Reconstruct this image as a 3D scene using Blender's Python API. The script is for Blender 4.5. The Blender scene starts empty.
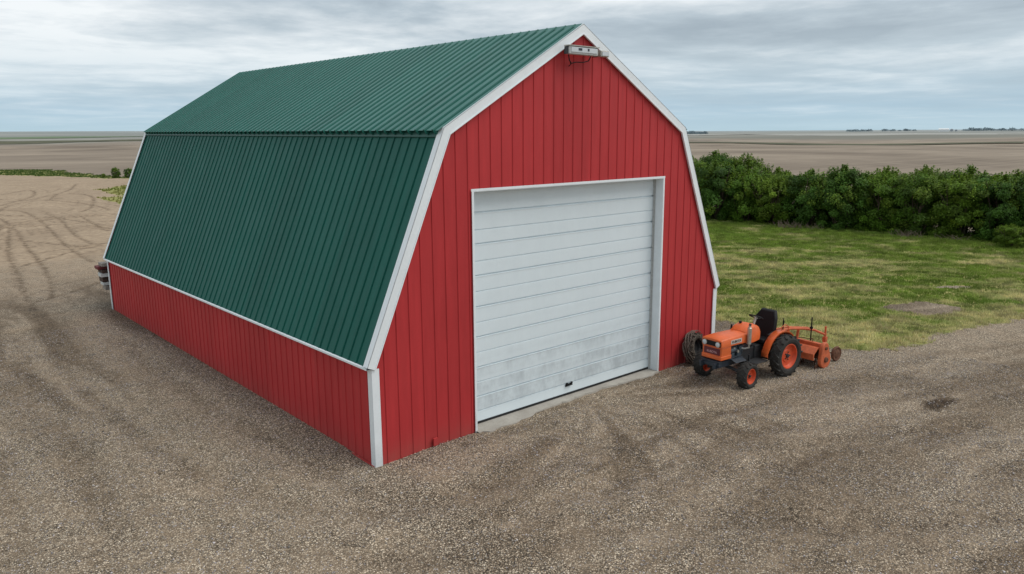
import bpy, math, random
import numpy as np
from mathutils import Vector, Matrix

random.seed(7)
rng = np.random.default_rng(7)
scene = bpy.context.scene
COL = scene.collection
PI = math.pi
R = math.radians

# ------------------------------------------------------------------ helpers
def tag(o, label=None, cat=None, group=None, kind=None):
    if label: o['label'] = label
    if cat: o['category'] = cat
    if group: o['group'] = group
    if kind: o['kind'] = kind
    return o

def empty(name, loc=(0, 0, 0), rz=0.0):
    o = bpy.data.objects.new(name, None)
    o.empty_display_size = .3
    COL.objects.link(o)
    o.location = loc
    o.rotation_euler = (0, 0, rz)
    return o

def frame_of(d):
    d = Vector(d).normalized()
    a = Vector((0, 0, 1)) if abs(d.z) < .9 else Vector((1, 0, 0))
    u = d.cross(a).normalized()
    return u, d.cross(u).normalized()

class MB:
    def __init__(s): s.v = []; s.f = []
    def add(s, vs, fs):
        n = len(s.v); s.v += [tuple(v) for v in vs]; s.f += [tuple(i + n for i in f) for f in fs]; return s
    def box(s, c, size, rot=None, taper=1.0):
        x, y, z = size[0] / 2, size[1] / 2, size[2] / 2
        vs = []
        for k, t in ((-1, 1.0), (1, taper)):
            for a, b in ((-1, -1), (1, -1), (1, 1), (-1, 1)):
                v = Vector((a * x * t, b * y * t, k * z))
                if rot: v = rot @ v
                vs.append(v + Vector(c))
        return s.add(vs, [(3, 2, 1, 0), (4, 5, 6, 7), (0, 1, 5, 4), (1, 2, 6, 5), (2, 3, 7, 6), (3, 0, 4, 7)])
    def tube(s, pts, r, n=8, caps=True):
        pts = [Vector(p) for p in pts]
        rr = r if isinstance(r, (list, tuple)) else [r] * len(pts)
        rings = []
        u = None
        for i, p in enumerate(pts):
            d = (pts[min(i + 1, len(pts) - 1)] - pts[max(i - 1, 0)]).normalized()
            if u is None: u, w = frame_of(d)
            else:
                u = (u - d * u.dot(d)).normalized(); w = d.cross(u)
            rings.append([p + (u * math.cos(a) + w * math.sin(a)) * rr[i] for a in [2 * PI * k / n for k in range(n)]])
        vs = [v for g in rings for v in g]; fs = []
        for i in range(len(pts) - 1):
            for k in range(n):
                k2 = (k + 1) % n
                fs.append((i * n + k, i * n + k2, (i + 1) * n + k2, (i + 1) * n + k))
        if caps:
            fs.append(tuple(range(n - 1, -1, -1))); fs.append(tuple((len(pts) - 1) * n + k for k in range(n)))
        return s.add(vs, fs)
    def lathe(s, prof, c, n=32, a0=0, a1=2 * PI):
        """profile of (axial y, radius) pairs turned about the y axis through c"""
        full = abs(a1 - a0 - 2 * PI) < 1e-6
        m = n if full else n + 1
        vs = []; fs = []
        for k in range(m):
            a = a0 + (a1 - a0) * k / n
            for (y, r) in prof:
                vs.append((c[0] + r * math.cos(a), c[1] + y, c[2] + r * math.sin(a)))
        L = len(prof)
        for k in range(n):
            k2 = (k + 1) % m
            for i in range(L - 1):
                fs.append((k * L + i, k2 * L + i, k2 * L + i + 1, k * L + i + 1))
        return s.add(vs, fs)
    def prism(s, poly, y0, y1):
        """polygon in x,z extruded from y0 to y1"""
        n = len(poly)
        vs = [(x, y0, z) for x, z in poly] + [(x, y1, z) for x, z in poly]
        fs = [tuple(range(n)), tuple(range(2 * n - 1, n - 1, -1))]
        fs += [(i, i + n, (i + 1) % n + n, (i + 1) % n) for i in range(n)]
        return s.add(vs, fs)
    def build(s, name, mat, parent=None, bevel=0, smooth=False, loc=None, segs=2):
        me = bpy.data.meshes.new(name)
        me.from_pydata(s.v, [], s.f); me.update()
        o = bpy.data.objects.new(name, me); COL.objects.link(o)
        if mat: me.materials.append(mat)
        if parent: o.parent = parent
        if loc: o.location = loc
        import bmesh
        bm = bmesh.new(); bm.from_mesh(me); bmesh.ops.recalc_face_normals(bm, faces=bm.faces); bm.to_mesh(me); bm.free()
        if smooth:
            for p in me.polygons: p.use_smooth = True
            try: me.set_sharp_from_angle(angle=R(38))
            except Exception: pass
        if bevel:
            m = o.modifiers.new('bevel', 'BEVEL'); m.width = bevel; m.segments = segs; m.limit_method = 'ANGLE'; m.angle_limit = R(35)
        return o

def np_mesh(name, verts, faces, mat, attrs=None, smooth=False, kind=None):
    """verts (n,3); faces (m,k) with constant k; attrs: name -> (n,4) colours"""
    me = bpy.data.meshes.new(name)
    n, m, k = len(verts), len(faces), faces.shape[1]
    me.vertices.add(n); me.vertices.foreach_set('co', np.asarray(verts, np.float32).ravel())
    me.loops.add(m * k); me.loops.foreach_set('vertex_index', np.asarray(faces, np.int32).ravel())
    me.polygons.add(m)
    me.polygons.foreach_set('loop_start', np.arange(0, m * k, k, dtype=np.int32))
    try: me.polygons.foreach_set('loop_total', np.full(m, k, np.int32))
    except Exception: pass
    if smooth: me.polygons.foreach_set('use_smooth', np.ones(m, bool))
    me.update(calc_edges=True)
    for an, av in (attrs or {}).items():
        a = me.attributes.new(an, 'FLOAT_COLOR', 'POINT')
        a.data.foreach_set('color', np.asarray(av, np.float32).ravel())
    me.materials.append(mat)
    me.validate()
    return me

def link(name, me, parent=None):
    o = bpy.data.objects.new(name, me); COL.objects.link(o)
    if parent: o.parent = parent
    return o

# value noise for numpy
def vnoise(x, y, scale, seed):
    x = np.asarray(x) / scale + seed * 17.31; y = np.asarray(y) / scale - seed * 9.77
    xi = np.floor(x).astype(np.int64); yi = np.floor(y).astype(np.int64)
    fx = x - xi; fy = y - yi
    fx = fx * fx * (3 - 2 * fx); fy = fy * fy * (3 - 2 * fy)
    def h(a, b):
        v = (a * 374761393 + b * 668265263 + seed * 1274126177) & 0xffffffff
        v = ((v ^ (v >> 13)) * 1274126177) & 0xffffffff
        return ((v ^ (v >> 16)) & 0xffff) / 65535.0
    return (h(xi, yi) * (1 - fx) + h(xi + 1, yi) * fx) * (1 - fy) + (h(xi, yi + 1) * (1 - fx) + h(xi + 1, yi + 1) * fx) * fy
def fbm(x, y, scale, seed, oct=4):
    t = 0; a = 1; s = 0
    for i in range(oct):
        t = t + a * vnoise(x, y, scale / 2 ** i, seed + i); s += a; a *= .5
    return t / s
def smooth(a, b, v):
    t = np.clip((v - a) / (b - a), 0, 1); return t * t * (3 - 2 * t)

# ------------------------------------------------------------------ materials
class NT:
    def __init__(s, name):
        s.m = bpy.data.materials.new(name); s.m.use_nodes = True
        s.t = s.m.node_tree; s.t.nodes.clear()
        s.out = s.n('ShaderNodeOutputMaterial'); s.b = s.n('ShaderNodeBsdfPrincipled')
        s.l(s.b.outputs[0], s.out.inputs[0])
    def n(s, t, **k):
        o = s.t.nodes.new(t)
        for a, v in k.items(): setattr(o, a, v)
        return o
    def l(s, a, b): s.t.links.new(a, b)
    def set(s, node, name, v):
        i = node.inputs[name]
        if hasattr(v, 'bl_idname') or isinstance(v, bpy.types.NodeSocket): s.l(v, i)
        else: i.default_value = v
    def coord(s): return s.n('ShaderNodeTexCoord').outputs['Object']
    def mapping(s, v, scale=(1, 1, 1), rot=(0, 0, 0), loc=(0, 0, 0)):
        m = s.n('ShaderNodeMapping'); s.l(v, m.inputs['Vector'])
        m.inputs['Scale'].default_value = scale; m.inputs['Rotation'].default_value = rot; m.inputs['Location'].default_value = loc
        return m.outputs[0]
    def noise(s, v, scale, detail=4, rough=.55, dist=0.0, color=False):
        x = s.n('ShaderNodeTexNoise'); s.l(v, x.inputs['Vector'])
        x.inputs['Scale'].default_value = scale; x.inputs['Detail'].default_value = detail
        x.inputs['Roughness'].default_value = rough; x.inputs['Distortion'].default_value = dist
        return x.outputs['Color' if color else 'Fac']
    def vor(s, v, scale, feature='F1', out='Distance', rnd=1.0):
        x = s.n('ShaderNodeTexVoronoi', feature=feature); s.l(v, x.inputs['Vector'])
        x.inputs['Scale'].default_value = scale; x.inputs['Randomness'].default_value = rnd
        return x.outputs[out]
    def ramp(s, f, stops, interp='LINEAR'):
        x = s.n('ShaderNodeValToRGB'); s.l(f, x.inputs[0]); e = x.color_ramp; e.interpolation = interp
        while len(e.elements) < len(stops): e.elements.new(.5)
        for i, (p, c) in enumerate(stops):
            e.elements[i].position = p
            c = (c, c, c) if isinstance(c, (int, float)) else c
            e.elements[i].color = (*c, 1)
        return x.outputs[0]
    def mix(s, f, a, b, mode='MIX'):
        x = s.n('ShaderNodeMix', data_type='RGBA', blend_type=mode)
        for sock, v in ((x.inputs[0], f), (x.inputs[6], a), (x.inputs[7], b)):
            if isinstance(v, bpy.types.NodeSocket): s.l(v, sock)
            elif isinstance(v, (int, float)): sock.default_value = v if sock == x.inputs[0] else (v, v, v, 1)
            else: sock.default_value = (*v, 1)
        return x.outputs[2]
    def math(s, op, a, b=0.0, c=0.0, clamp=False):
        x = s.n('ShaderNodeMath', operation=op, use_clamp=clamp)
        for i, v in enumerate((a, b, c)):
            if isinstance(v, bpy.types.NodeSocket): s.l(v, x.inputs[i])
            else: x.inputs[i].default_value = v
        return x.outputs[0]
    def sep(s, v):
        x = s.n('ShaderNodeSeparateXYZ'); s.l(v, x.inputs[0]); return x.outputs
    def attr(s, name):
        x = s.n('ShaderNodeAttribute', attribute_name=name); return x
    def bump(s, h, strength=.3, dist=.02, prev=None):
        x = s.n('ShaderNodeBump'); s.l(h, x.inputs['Height']); x.inputs['Strength'].default_value = strength
        x.inputs['Distance'].default_value = dist
        if prev: s.l(prev, x.inputs['Normal'])
        return x.outputs[0]
    def done(s, color=None, rough=None, normal=None, metal=None, spec=None, coat=None):
        for n, v in (('Base Color', color), ('Roughness', rough), ('Metallic', metal), ('Specular IOR Level', spec), ('Coat Weight', coat)):
            if v is None: continue
            if isinstance(v, bpy.types.NodeSocket): s.l(v, s.b.inputs[n])
            elif isinstance(v, tuple): s.b.inputs[n].default_value = (*v, 1)
            else: s.b.inputs[n].default_value = v
        if normal: s.l(normal, s.b.inputs['Normal'])
        return s.m

def paint(name, col, rough=.45, var=.12, dirt=.0, dirtcol=(.16, .13, .10), scale=3.0, spec=.5, metal=0.0, low=None):
    """weathered painted surface; low=(z0,z1) adds splashed dust near the ground"""
    t = NT(name); c = t.coord()
    n1 = t.noise(c, scale, 5, .6); n2 = t.noise(c, scale * 9, 4, .7)
    a = tuple(min(1, x * (1 - var)) for x in col); b = tuple(min(1, x * (1 + var)) for x in col)
    base = t.mix(t.ramp(n1, [(.3, 0), (.7, 1)]), a, b)
    if dirt:
        base = t.mix(t.math('MULTIPLY', t.ramp(n2, [(.48, 0), (.72, 1)]), dirt), base, dirtcol)
    if low:
        z = t.sep(c)[2]
        f = t.n('ShaderNodeMapRange'); t.l(z, f.inputs[0]); f.inputs[1].default_value = low[0]; f.inputs[2].default_value = low[1]
        f.inputs[3].default_value = 1; f.inputs[4].default_value = 0
        g = t.math('MULTIPLY', f.outputs[0], t.math('MULTIPLY', n2, low[2]), clamp=True)
        base = t.mix(g, base, dirtcol)
    r = t.math('ADD', t.math('MULTIPLY', n2, .22), rough - .11)
    return t.done(base, r, t.bump(n2, .06, .01), metal=metal, spec=spec)

def sheet_metal(name, col, rough, axis, col2=None, low=None):
    """pre-painted ribbed sheet: per-panel tint, chalky streaks running down, oil-canning"""
    t = NT(name); c = t.coord(); s3 = t.sep(c)
    run = s3[0] if axis == 'x' else s3[1]
    panel = t.math('FLOOR', t.math('DIVIDE', run, .96))
    wn = t.n('ShaderNodeTexWhiteNoise', noise_dimensions='1D'); t.l(panel, wn.inputs['W'])
    sc = (1.0, 1, .12) if axis == 'x' else (.12, 1.0, .12)
    m = t.mapping(c, (6, 6, .5) if axis == 'x' else (.5, 6, .5))
    streak = t.noise(m, 1.6, 5, .6)
    patch = t.noise(c, .8, 4, .6)
    fine = t.noise(c, 28, 4, .7)
    a = tuple(x * .84 for x in col); b = tuple(min(1, x * 1.16) for x in col)
    v = t.math('ADD', t.math('MULTIPLY', streak, .55), t.math('ADD', t.math('MULTIPLY', patch, .3), t.math('MULTIPLY', wn.outputs[0], .16)))
    base = t.mix(t.ramp(v, [(.3, 0), (.72, 1)]), a, b)
    if col2: base = t.mix(t.math('MULTIPLY', t.ramp(fine, [(.5, 0), (.8, 1)]), .35), base, col2)
    if low:
        f = t.n('ShaderNodeMapRange'); t.l(s3[2], f.inputs[0]); f.inputs[1].default_value = low[0]; f.inputs[2].default_value = low[1]
        f.inputs[3].default_value = 1; f.inputs[4].default_value = 0
        g = t.math('MULTIPLY', t.math('POWER', f.outputs[0], 2.0), t.math('MULTIPLY', t.noise(c, 5, 5, .7), low[2]), clamp=True)
        base = t.mix(g, base, (.20, .16, .12))
    r = t.math('ADD', t.math('MULTIPLY', t.noise(c, 2.2, 4, .6), .2), rough - .1)
    cn = t.noise(t.mapping(c, (1.3, 1.3, .5)), 1.6, 2, .5)
    nrm = t.bump(cn, .35, .03); nrm = t.bump(fine, .03, .01, nrm)
    return t.done(base, r, nrm, spec=.5 if 'upper' in name else .24)

M = {}
M['red_gable'] = sheet_metal('red siding gable', (.455, .037, .040), .48, 'x', (.37, .032, .034), low=(.0, .5, .35))
M['red_side'] = sheet_metal('red siding side', (.465, .038, .041), .48, 'y', (.38, .032, .035), low=(.0, .5, .3))
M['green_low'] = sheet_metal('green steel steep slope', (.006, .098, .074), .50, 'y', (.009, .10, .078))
M['green_up'] = sheet_metal('green steel upper slope', (.017, .130, .102), .34, 'y', (.025, .15, .12))  # same green steel as the steep slope; sky sheen put into a lighter base
M['green_trim'] = paint('green trim', (.022, .105, .085), .4, .1, .2)
M['white_trim'] = paint('white trim', (.80, .84, .86), .4, .04, .10, (.45, .47, .48), 2.5, low=(0, .4, .8))
M['dark_metal'] = paint('dark metal', (.025, .027, .03), .5, .2, .35, (.10, .085, .07), 14)
M['black'] = paint('black vinyl', (.006, .006, .007), .6, .2, .05, (.04, .035, .03), 8, spec=.3)
M['rubber'] = paint('tyre rubber', (.022, .022, .021), .75, .3, .55, (.12, .10, .08), 10, spec=.3)
M['seal'] = paint('rubber seal', (.012, .012, .013), .7)
M['orange'] = paint('tractor orange', (.72, .135, .030), .42, .14, .35, (.35, .10, .05), 6)
M['orange_old'] = paint('faded orange', (.58, .12, .040), .6, .25, .75, (.16, .075, .045), 12)
M['orange_rim'] = paint('orange rim', (.66, .085, .025), .5, .15, .45, (.2, .07, .04), 14)
M['rust'] = paint('rust', (.14, .065, .04), .8, .4, .6, (.06, .035, .025), 16, spec=.2)
M['silver'] = paint('dull silver', (.45, .43, .38), .38, .2, .4, (.25, .20, .15), 18, metal=.6)
M['engine'] = paint('engine grey blue', (.05, .068, .085), .55, .35, .6, (.03, .025, .02), 18)
M['frame_blue'] = paint('dark blue grey frame', (.018, .028, .042), .5, .3, .5, (.10, .085, .07), 12)
M['maroon'] = paint('maroon badge', (.12, .012, .018), .4)
M['lamp_grey'] = paint('weathered lamp housing', (.50, .51, .50), .5, .15, .5, (.20, .19, .18), 20)
M['lamp_lens'] = paint('lamp lens', (.55, .58, .60), .12, .05)
M['wood_dark'] = paint('dark brown timber', (.055, .030, .022), .8, .35, .5, (.10, .07, .05), 9)
M['wood_red'] = paint('maroon timber', (.16, .025, .025), .7, .3, .4, (.07, .03, .03), 9)
M['wood_white'] = paint('white painted timber', (.62, .64, .63), .6, .1, .4, (.3, .28, .25), 9)
M['wood_grey'] = paint('grey board', (.28, .25, .22), .8, .25, .4, (.15, .12, .10), 9)
M['badge_light'] = paint('pale badge', (.60, .50, .45), .45, .1, .2)
M['pink'] = paint('faded badge letters', (.55, .30, .30), .5)
M['bark'] = paint('grey brown bark', (.10, .075, .055), .85, .3, .6, (.04, .03, .02), 12, spec=.2)
M['wire'] = paint('galvanised rusty wire', (.17, .14, .115), .6, .4, .6, (.09, .06, .04), 25)
M['concrete'] = None

# roller door paint with grime near the floor
t = NT('roller door'); c = t.coord(); z = t.sep(c)[2]
hi = t.noise(t.mapping(c, (1, 1, 1)), 2.0, 4, .6)
gr = t.noise(t.mapping(c, (.8, .8, 13)), 2.2, 6, .66)
sm = t.noise(t.mapping(c, (14, 14, 2.5)), 1.3, 4, .6)
f = t.n('ShaderNodeMapRange'); t.l(z, f.inputs[0]); f.inputs[1].default_value = .12; f.inputs[2].default_value = 1.5; f.inputs[3].default_value = 1; f.inputs[4].default_value = 0
f2 = t.n('ShaderNodeMapRange'); t.l(z, f2.inputs[0]); f2.inputs[1].default_value = .05; f2.inputs[2].default_value = .35
gx = t.noise(t.mapping(c, (2.2, 2.2, 1.2)), 1.6, 6, .7)
bands = t.ramp(t.math('DIVIDE', z, 1.4), [(.14, 0), (.19, .9), (.33, .95), (.37, .15), (.44, .8), (.535, .9), (.565, .1), (.64, .5), (.735, .7), (.76, 0), (.85, .3), (.93, .1)])
gf = t.math('MULTIPLY', bands, t.ramp(t.math('ADD', t.math('MULTIPLY', gx, .8), t.math('MULTIPLY', gr, .2)), [(.36, .1), (.62, 1)]), clamp=True)
base = t.mix(hi, (.70, .78, .815), (.75, .82, .85))
base = t.mix(t.math('MULTIPLY', t.ramp(sm, [(.5, 0), (.75, 1)]), .06), base, (.50, .575, .62))
base = t.mix(t.math('MULTIPLY', gf, .62), base, (.30, .335, .36))
M['door'] = t.done(base, .42, t.bump(hi, .12, .02), spec=.45)

t = NT('concrete'); c = t.coord()
n1 = t.noise(c, 2, 5, .65); n2 = t.noise(c, 40, 4, .7)
base = t.mix(t.ramp(n1, [(.3, 0), (.7, 1)]), (.30, .27, .235), (.44, .41, .36))
base = t.mix(t.math('MULTIPLY', t.ramp(n2, [(.5, 0), (.7, 1)]), .5), base, (.22, .19, .16))
M['concrete'] = t.done(base, .85, t.bump(n2, .4, .01), spec=.3)

def attr_mat(name, rough=.7, spec=.3, trans=0.0):
    t = NT(name); a = t.attr('Col')
    t.done(a.outputs['Color'], rough, spec=spec)
    if trans:
        tr = t.n('ShaderNodeBsdfTranslucent'); t.l(a.outputs['Color'], tr.inputs[0])
        mx = t.n('ShaderNodeMixShader'); mx.inputs[0].default_value = trans
        t.l(t.b.outputs[0], mx.inputs[1]); t.l(tr.outputs[0], mx.inputs[2]); t.l(mx.outputs[0], t.out.inputs[0])
    return t.m
M['leaf'] = attr_mat('leaves', .6, .22, .3)
M['grass'] = attr_mat('grass blades', .7, .2, .2)
M['stone'] = attr_mat('loose stones', .9, .08)

# ground: gravel / packed dirt / soil under grass, driven by painted world-space masks
def ground_mat():
    t = NT('ground surface'); c = t.coord()
    a = t.attr('Mask'); ch = t.n('ShaderNodeSeparateColor'); t.l(a.outputs['Color'], ch.inputs[0])
    lawn, track, grav = ch.outputs[0], ch.outputs[1], ch.outputs[2]
    wob = t.mapping(c, (1, 1, 1))
    cell = t.vor(wob, 50, out='Color'); cs = t.n('ShaderNodeSeparateColor'); t.l(cell, cs.inputs[0])
    dist = t.vor(wob, 50)
    stone = t.ramp(cs.outputs[0], [(0, (.05, .042, .035)), (.3, (.13, .11, .09)), (.62, (.25, .22, .19)), (.85, (.42, .385, .345)), (1, (.80, .76, .70))])
    tint = t.mix(.35, stone, t.ramp(cs.outputs[1], [(0, (.24, .19, .15)), (.5, (.25, .24, .225)), (1, (.36, .29, .22))]))
    gap = t.ramp(dist, [(.25, 1.1), (.65, .25)])
    tint = t.mix(1.0, tint, gap, 'MULTIPLY')
    n_b = t.noise(c, .35, 5, .62); n_m = t.noise(c, 1.7, 5, .65); n_f = t.noise(c, 60, 4, .75); n_ff = t.noise(c, 9, 5, .7)
    dirt = t.mix(t.ramp(n_m, [(.3, 0), (.7, 1)]), (.19, .158, .126), (.285, .24, .195))
    dirt = t.mix(t.ramp(n_f, [(.35, 0), (.7, .6)]), dirt, (.16, .13, .105))
    dirt = t.mix(t.ramp(n_ff, [(.50, 0), (.72, .5)]), dirt, (.17, .14, .112))
    clod = t.noise(c, 3.6, 6, .72, .2)
    dirt = t.mix(t.ramp(clod, [(.46, 0), (.60, .75)]), dirt, (.135, .11, .088))
    dirt = t.mix(t.ramp(t.noise(c, .22, 5, .65, .5), [(.46, 0), (.62, .5)]), dirt, (.15, .122, .097))
    gm = t.math('ADD', grav, t.math('ADD', t.math('MULTIPLY', n_m, .9), t.math('MULTIPLY', n_ff, .35)))
    gm = t.ramp(t.math('SUBTRACT', gm, .62), [(.2, 0), (.75, 1)])
    base = t.mix(gm, dirt, tint)
    # broad tone drift, damp brown patches
    base = t.mix(t.ramp(n_b, [(.3, .0), (.62, .42)]), base, t.mix(1.0, base, (1.22, 1.20, 1.19), 'MULTIPLY'))
    damp = t.math('MULTIPLY', t.ramp(t.noise(c, .9, 6, .68, .4), [(.50, 0), (.66, 1)]), .22)
    flow = a.outputs['Alpha']
    fl = t.math('MULTIPLY', flow, t.ramp(n_ff, [(.3, .45), (.6, .95)]))
    base = t.mix(fl, base, t.mix(1.0, base, (.36, .315, .27), 'MULTIPLY'))
    base = t.mix(damp, base, t.mix(1.0, base, (.62, .56, .50), 'MULTIPLY'))
    tr = t.math('MULTIPLY', track, t.ramp(clod, [(.38, .25), (.58, 1.15)]), clamp=True)
    base = t.mix(tr, base, t.mix(1.0, base, (.40, .36, .32), 'MULTIPLY'))
    # soil/thatch below the grass
    gsoil = t.mix(t.ramp(t.noise(c, 2.2, 6, .7), [(.35, 0), (.65, 1)]), (.08, .12, .025), (.26, .24, .11))
    gsoil = t.mix(t.ramp(n_ff, [(.45, 0), (.75, .7)]), gsoil, (.04, .055, .018))
    lf = t.ramp(t.math('ADD', lawn, t.math('MULTIPLY', t.math('SUBTRACT', n_ff, .5), .5)), [(.42, 0), (.58, 1)])
    base = t.mix(lf, base, gsoil)
    tinted = t.mix(1.0, base, (1.70, 1.55, 1.32), 'MULTIPLY')  # whole ground colour raised and warmed evenly
    base = tinted
    h = t.math('SUBTRACT', 1.0, dist)
    nrm = t.bump(t.math('MULTIPLY', h, gm), .8, .02)
    nrm = t.bump(n_ff, .5, .05, nrm)
    return t.done(base, .9, nrm, spec=.2)
M['ground'] = ground_mat()

def field_mat():
    t = NT('tilled field'); c = t.coord(); s3 = t.sep(c)
    d = t.math('SQRT', t.math('ADD', t.math('MULTIPLY', s3[0], s3[0]), t.math('MULTIPLY', s3[1], s3[1])))
    n1 = t.noise(c, .018, 6, .6, .6); n2 = t.noise(c, .12, 6, .65); n3 = t.noise(c, 1.6, 5, .7)
    rows = t.noise(t.mapping(c, (.02, .6, 1), (0, 0, .45)), 1.0, 4, .6)
    base = t.mix(t.ramp(n1, [(.34, 0), (.66, 1)]), (.125, .100, .080), (.32, .268, .215))  # broad soil tones, also painting in the shading of low hills
    base = t.mix(t.ramp(n2, [(.4, 0), (.75, .5)]), base, (.17, .14, .112))
    base = t.mix(t.ramp(rows, [(.42, 0), (.62, .38)]), base, (.30, .25, .20))
    base = t.mix(t.ramp(n3, [(.3, 0), (.8, .35)]), base, (.15, .125, .1))
    # far country: stubble and fallow quarters with blue distance haze mixed into the colour
    big = t.noise(t.mapping(c, (1, 1, 1)), .0011, 3, .5)
    far = t.mix(t.ramp(big, [(.40, 0), (.60, 1)]), (.145, .140, .115), (.25, .23, .195))
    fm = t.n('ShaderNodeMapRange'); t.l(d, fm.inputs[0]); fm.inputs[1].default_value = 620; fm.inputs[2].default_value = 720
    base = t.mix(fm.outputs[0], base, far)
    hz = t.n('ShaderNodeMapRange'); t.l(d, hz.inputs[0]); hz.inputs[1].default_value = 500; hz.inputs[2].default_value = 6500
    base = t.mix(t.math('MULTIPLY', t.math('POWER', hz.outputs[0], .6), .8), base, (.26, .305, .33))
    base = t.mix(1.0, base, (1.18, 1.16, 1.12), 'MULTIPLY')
    return t.done(base, .95, t.bump(n3, .5, .1), spec=.1)
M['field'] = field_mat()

def flat_noise(name, c1, c2, scale):
    t = NT(name); c = t.coord()
    return t.done(t.mix(t.ramp(t.noise(c, scale, 5, .6), [(.35, 0), (.65, 1)]), c1, c2), .9, spec=.1)

# ------------------------------------------------------------------ terrain
TRACKS = {
 "T1": [(1.83, 47.55), (1.38, 39.59), (0.65, 32.4), (0.14, 26.2), (-0.26, 22.58), (-0.77, 19.27), (-1.17, 17.5)],
 "T2": [(2.73, 53.77), (3.74, 50.84), (3.11, 41.12), (2.28, 33.21), (1.82, 27.12), (1.72, 24.7)],
 "T3": [(4.59, 49.07), (4.35, 43.49), (3.3, 34.83), (3.1, 30.04)],
 "T4": [(5.84, 45.22), (5.24, 39.03), (5.02, 35.44)],
 "T5": [(-2.54, 17.25), (-1.58, 17.49), (-0.4, 18.47), (0.81, 19.71)],
 "T6": [(-0.89, 25.23), (0.67, 27.1), (2.51, 29.29), (3.56, 29.6)],
 "T7": [(1.52, 42.01), (-0.24, 31.08), (-1.09, 23.36), (-1.61, 18.95), (-1.81, 16.21)],
 "T8": [(5.05, 69.9), (8.2, 75.06), (6.94, 66.44), (4.25, 59.83), (3.25, 57.4)],
 "T9": [(6.48, 48.11), (8.22, 52.4), (10.5, 62.79), (9.14, 67.25), (7.11, 60.69)],
}
WIDE = {
 "F1": [(-2.85, 13.26), (-3.11, 9.43), (-3.21, 6.0), (-3.32, 4.3), (-3.53, 2.41), (-3.79, 0.3), (-3.96, -0.58)],
 "F2": [(-4.36, 4.67), (-4.53, 2.45), (-4.8, 0.18)],
 "F3": [(-2.4, 13.54), (-2.54, 6.67), (-2.32, 2.55), (-1.78, -0.04), (-0.6, -1.58), (1.33, -1.91), (4.15, -1.92), (6.74, -2.6), (10.01, -3.61), (14.52, -4.91)],
 "F4": [(1.93, -2.99), (3.64, -3.14), (5.7, -3.32), (7.2, -4.39)],
 "F5": [(1.12, -3.72), (2.86, -5.02), (3.59, -6.03), (5.47, -7.37)],
 "F6": [(-1.45, -2.44), (0.08, -2.5), (2.32, -2.83), (3.81, -2.5), (5.19, -2.42)],
 "F7": [(-0.9, 10.79), (-1.01, 4.87), (-0.75, 1.12), (-0.67, -0.63), (0.02, -1.67), (1.06, -1.76)],
 "F8": [(4.48, -4.39), (6.54, -4.69), (9.06, -6.4)],
}
def dist_poly(x, y, pts):
    d = np.full(np.shape(x), 1e9)
    for (x0, y0), (x1, y1) in zip(pts[:-1], pts[1:]):
        dx, dy = x1 - x0, y1 - y0; L = dx * dx + dy * dy
        t = np.clip(((x - x0) * dx + (y - y0) * dy) / L, 0, 1)
        d = np.minimum(d, np.hypot(x - x0 - t * dx, y - y0 - t * dy))
    return d
def curve_pts(pts, n=8):
    out = []
    P = [pts[0]] + pts + [pts[-1]]
    for i in range(1, len(P) - 2):
        p0, p1, p2, p3 = [np.array(q) for q in P[i - 1:i + 3]]
        for k in range(n):
            u = k / n
            out.append(tuple(.5 * ((2 * p1) + (-p0 + p2) * u + (2 * p0 - 5 * p1 + 4 * p2 - p3) * u * u + (-p0 + 3 * p1 - 3 * p2 + p3) * u ** 3)))
    out.append(pts[-1]); return out
_g = np.random.default_rng(5)
for _k in range(22):       # more casual turning marks in the dirt behind the barn
    _x, _y = _g.uniform(-2, 9), _g.uniform(18, 72); _a = _g.uniform(0, 6.28); _c = _g.uniform(-.35, .35); _p = []
    _st = .8 + _y * .05
    for _i in range(7): _p.append((_x, _y)); _x += math.cos(_a) * _st; _y += math.sin(_a) * _st * 1.4; _a += _c + _g.normal(0, .12)
    if min(q[1] for q in _p) > 16: TRACKS['R%d' % _k] = _p
TRACKS = {k: curve_pts(v, 5) for k, v in TRACKS.items()}
WIDE = {k: curve_pts(v, 5) for k, v in WIDE.items()}

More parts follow.
